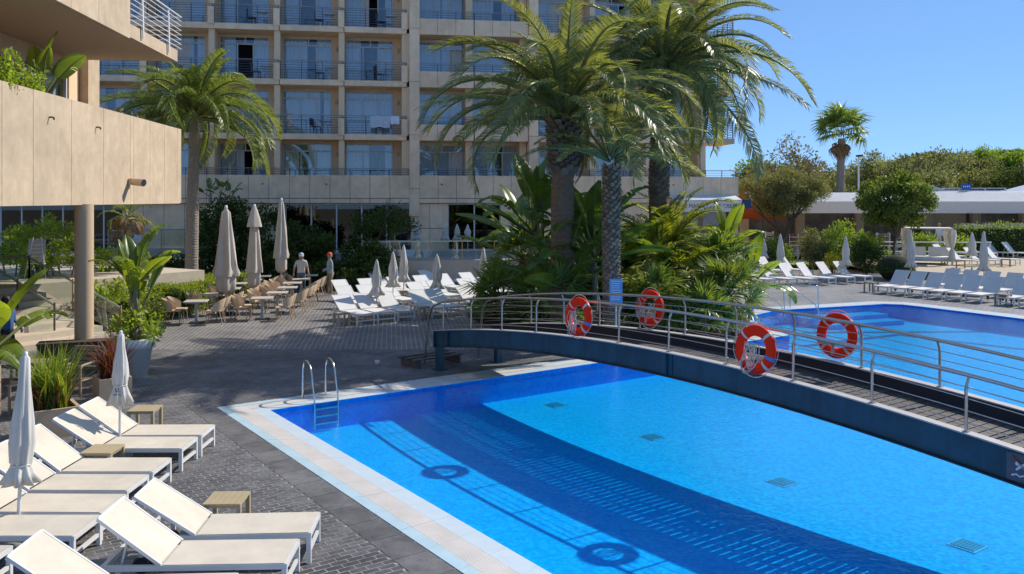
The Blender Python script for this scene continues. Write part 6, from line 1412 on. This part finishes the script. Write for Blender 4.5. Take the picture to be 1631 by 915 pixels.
# ------------------------------------------------------------------ people
def person(label, x, y, rz, h, J, cols, cat='person', z=0):
    # J: joint name -> (x, y, z, radius) in a 1.75 m figure facing -y
    t = thing('person', label, cat, (x, y, z), rz); t.scale = (h / 1.75,) * 3
    me = bpy.data.meshes.new('body'); order = list(J); idx = {k: i for i, k in enumerate(order)}
    E = [('pelvis', 'waist'), ('waist', 'chest'), ('chest', 'neck'), ('neck', 'head'), ('head', 'crown'), ('chest', 'shl'), ('shl', 'ell'), ('ell', 'wrl'), ('wrl', 'hal'), ('chest', 'shr'), ('shr', 'elr'), ('elr', 'wrr'), ('wrr', 'har'), ('pelvis', 'hil'), ('hil', 'knl'), ('knl', 'anl'), ('anl', 'tol'), ('pelvis', 'hir'), ('hir', 'knr'), ('knr', 'anr'), ('anr', 'tor')]
    for s in 'lr':
        hx, hy, hz, _ = J['ha' + s]
        for k, (dx, dy, dz) in enumerate(((-.03, -.01, -.085), (-.01, -.012, -.10), (.012, -.012, -.095), (.03, -.01, -.075), (.05 if s == 'l' else -.05, -.03, -.02))):
            J[f'f{s}{k}'] = (hx + dx, hy + dy, hz + dz, .010); order.append(f'f{s}{k}'); idx[f'f{s}{k}'] = len(order) - 1; E.append(('ha' + s, f'f{s}{k}'))
    order = list(dict.fromkeys(order)); idx = {k: i for i, k in enumerate(order)}
    me.from_pydata([J[k][:3] for k in order], [(idx[a], idx[b]) for a, b in E], []); o = mk('body', me, None)
    md = o.modifiers.new('skin', 'SKIN'); md.use_smooth_shade = True; sv = me.skin_vertices[0].data if me.skin_vertices else None
    if sv is None: 
        bpy.context.view_layer.objects.active = o; bm = bmesh.new(); bm.from_mesh(me); bm.verts.layers.skin.verify(); bm.to_mesh(me); bm.free(); sv = me.skin_vertices[0].data
    for k in order: sv[idx[k]].radius = (J[k][3] * (1.25 if k in ('chest', 'waist', 'pelvis') else 1), J[k][3]); sv[idx[k]].use_root = (k == 'pelvis')
    sb = o.modifiers.new('sub', 'SUBSURF'); sb.levels = 2; sb.render_levels = 2
    dg = bpy.context.evaluated_depsgraph_get(); nm = bpy.data.meshes.new_from_object(o.evaluated_get(dg)); bpy.data.objects.remove(o)
    nm.materials.clear()
    for m in cols['mats']: nm.materials.append(m)
    for p in nm.polygons: p.material_index = cols['fn'](p.center); p.use_smooth = True
    b = mk('body', nm, t); return t
def base_J(**kw):
    J = dict(pelvis=(0, 0, .93, .13), waist=(0, 0, 1.06, .135), chest=(0, 0, 1.32, .135), neck=(0, -.01, 1.50, .052), head=(0, -.02, 1.60, .085), crown=(0, -.01, 1.70, .075), shl=(.19, 0, 1.41, .065), ell=(.25, .03, 1.14, .048), wrl=(.26, -.06, .90, .034), hal=(.26, -.09, .84, .036), shr=(-.19, 0, 1.41, .065), elr=(-.25, .03, 1.14, .048), wrr=(-.26, -.06, .90, .034), har=(-.26, -.09, .84, .036), hil=(.10, 0, .88, .10), knl=(.11, -.02, .48, .068), anl=(.11, .03, .09, .045), tol=(.13, -.14, .04, .04), hir=(-.10, 0, .88, .10), knr=(-.11, -.02, .48, .068), anr=(-.11, .03, .09, .045), tor=(-.13, -.14, .04, .04)); J.update(kw); return J
M_skin = mat('skin', (.42, .22, .14), .6, .05); M_hair = mat('dark_hair', (.03, .02, .015), .6, .2, 30); M_hairg = mat('grey_hair', (.35, .33, .31), .7, .2, 30)
def face(t, hair_m=None, hair='short', cap=None, dx=0):
    hy = -.02
    mb = MB(); mb.lathe([(0, -.014), (.012, -.01), (.014, 0), (.008, .02), (0, .03)], 6, (0, hy - .088, 1.59)); mb.build('nose', M_skin, t)
    for s in (-1, 1): MB().lathe([(0, -.009), (.009, 0), (0, .009)], 6, (s * .032, hy - .082, 1.625)).build('eye', M_hair, t); MB().lathe([(0, -.03), (.015, -.01), (.018, .01), (0, .03)], 6, (s * .088, hy + .005, 1.60)).build('ear', M_skin, t)
    MB().box((0, hy - .082, 1.555), (.045, .01, .008)).build('mouth', M_signr, t)
    if hair_m:
        mb = MB()
        if hair == 'short': mb.lathe([(.094, 1.60), (.098, 1.66), (.085, 1.72), (.05, 1.765), (0, 1.775)], 16, (0, hy + .016, 0))
        else: mb.lathe([(.10, 1.28), (.13, 1.40), (.125, 1.55), (.112, 1.66), (.09, 1.73), (.05, 1.775), (0, 1.785)], 16, (0, hy + .03, 0), True, lambda a, i: 1 + .08 * math.sin(5 * a + i))
        mb.build('hair', hair_m, t)
    if cap:
        mb = MB(); mb.lathe([(.104, 1.655), (.107, 1.69), (.094, 1.745), (.055, 1.785), (0, 1.795)], 18, (0, hy + .006, 0)); cp = mb.build('cap', cap, t)
        mb = MB(); vs = []
        for k in range(9): a = R(-160 + 140 * k / 8 - 10 + 5); a = R(-155 + 130 * k / 8); vs += [(.100 * math.cos(a), hy + .006 + .100 * math.sin(a), 1.668), (.115 * math.cos(a), hy + .1 * math.sin(a) - .085 * math.sin(math.pi * k / 8), 1.655)]
        mb.add(vs, [(2 * k, 2 * k + 2, 2 * k + 3, 2 * k + 1) for k in range(8)] + [(2 * k + 1, 2 * k + 3, 2 * k + 2, 2 * k) for k in range(8)]); mb.build('peak', cap, cp)
M_shirt1 = mat('light_grey_tee', (.55, .53, .48), .85, .08, 20); M_jean = mat('blue_jean', (.06, .11, .20), .85, .15, 30); M_khaki = mat('khaki_trousers', (.27, .21, .14), .85, .08); M_sweat = mat('grey_blue_sweater', (.33, .40, .44), .85, .06); M_shoe = mat('pale_shoe', (.55, .52, .48), .6)
M_capw = mat('pale_cap', (.50, .58, .66), .7); M_capo = mat('orange_cap', (.75, .12, .05), .7); M_blueb = mat('blue_blouse', (.05, .11, .24), .8, .08); M_black = mat('black_trousers', (.02, .02, .025), .8)
def fn_a(c): # tee and jeans
    if c.z > 1.475 and abs(c.x) < .14: return 0
    if abs(c.x) > .175 and c.z < 1.20: return 0
    if c.z > .95: return 1
    return 3 if c.z < .085 else 2
def fn_b(c):
    if c.z > 1.485 and abs(c.x) < .14: return 0
    if c.y < -.27 or (abs(c.x) > .2 and c.z < .90): return 0
    if c.z > .93 or (abs(c.x) > .185 and c.z > .85): return 1
    return 3 if c.z < .085 else 2
p1 = person('man in pale cap and grey t-shirt standing among the cafe tables', (478 - CX) / F * 36.6, 36.8, R(12), 1.78, base_J(wrl=(.30, -.10, .93, .034), hal=(.30, -.13, .87, .036), elr=(-.28, -.02, 1.15, .048), wrr=(-.30, -.14, .95, .034), har=(-.30, -.18, .90, .036)), dict(mats=[M_skin, M_shirt1, M_jean, M_shoe], fn=fn_a)); face(p1, M_hairg, 'short', M_capw)
p2 = person('man in orange cap, grey blue sweater and khaki trousers standing by the cafe', (524 - CX) / F * 36.6, 36.8, R(-62), 1.80, base_J(ell=(.24, .02, 1.14, .05), wrl=(.14, -.20, 1.08, .036), hal=(.08, -.25, 1.09, .036), elr=(-.24, .02, 1.14, .05), wrr=(-.14, -.22, 1.05, .036), har=(-.06, -.27, 1.06, .036), knl=(.12, -.02, .48, .075), anl=(.13, .04, .09, .05), knr=(-.12, -.05, .48, .075), anr=(-.13, -.04, .09, .05), tor=(-.15, -.20, .04, .04)), dict(mats=[M_skin, M_sweat, M_khaki, M_shoe], fn=fn_b)); face(p2, M_hairg, 'short', M_capo)
p3 = person('woman with long dark hair in blue top walking past the stairs', -12.55, 21.3, R(70), 1.68, base_J(knl=(.09, -.14, .50, .068), anl=(.09, -.12, .10, .045), tol=(.1, -.30, .06, .04), knr=(-.09, .04, .48, .068), anr=(-.09, .24, .12, .045), tor=(-.1, .08, .05, .04), wrl=(.24, -.2, .95, .032), hal=(.24, -.25, .90, .034)), dict(mats=[M_skin, M_blueb, M_black, M_black], fn=fn_b)); face(p3, M_hair, 'long')
c = atY(1496, 365, 57.5); p4 = person('fair haired person in white passing the shop fronts', c.x, c.y, R(-60), 1.65, base_J(), dict(mats=[M_skin, M_signw, M_signw, M_shoe], fn=fn_b), z=.0); face(p4, mat('fair_hair', (.42, .27, .12), .7), 'short')
p4.location.z = .85
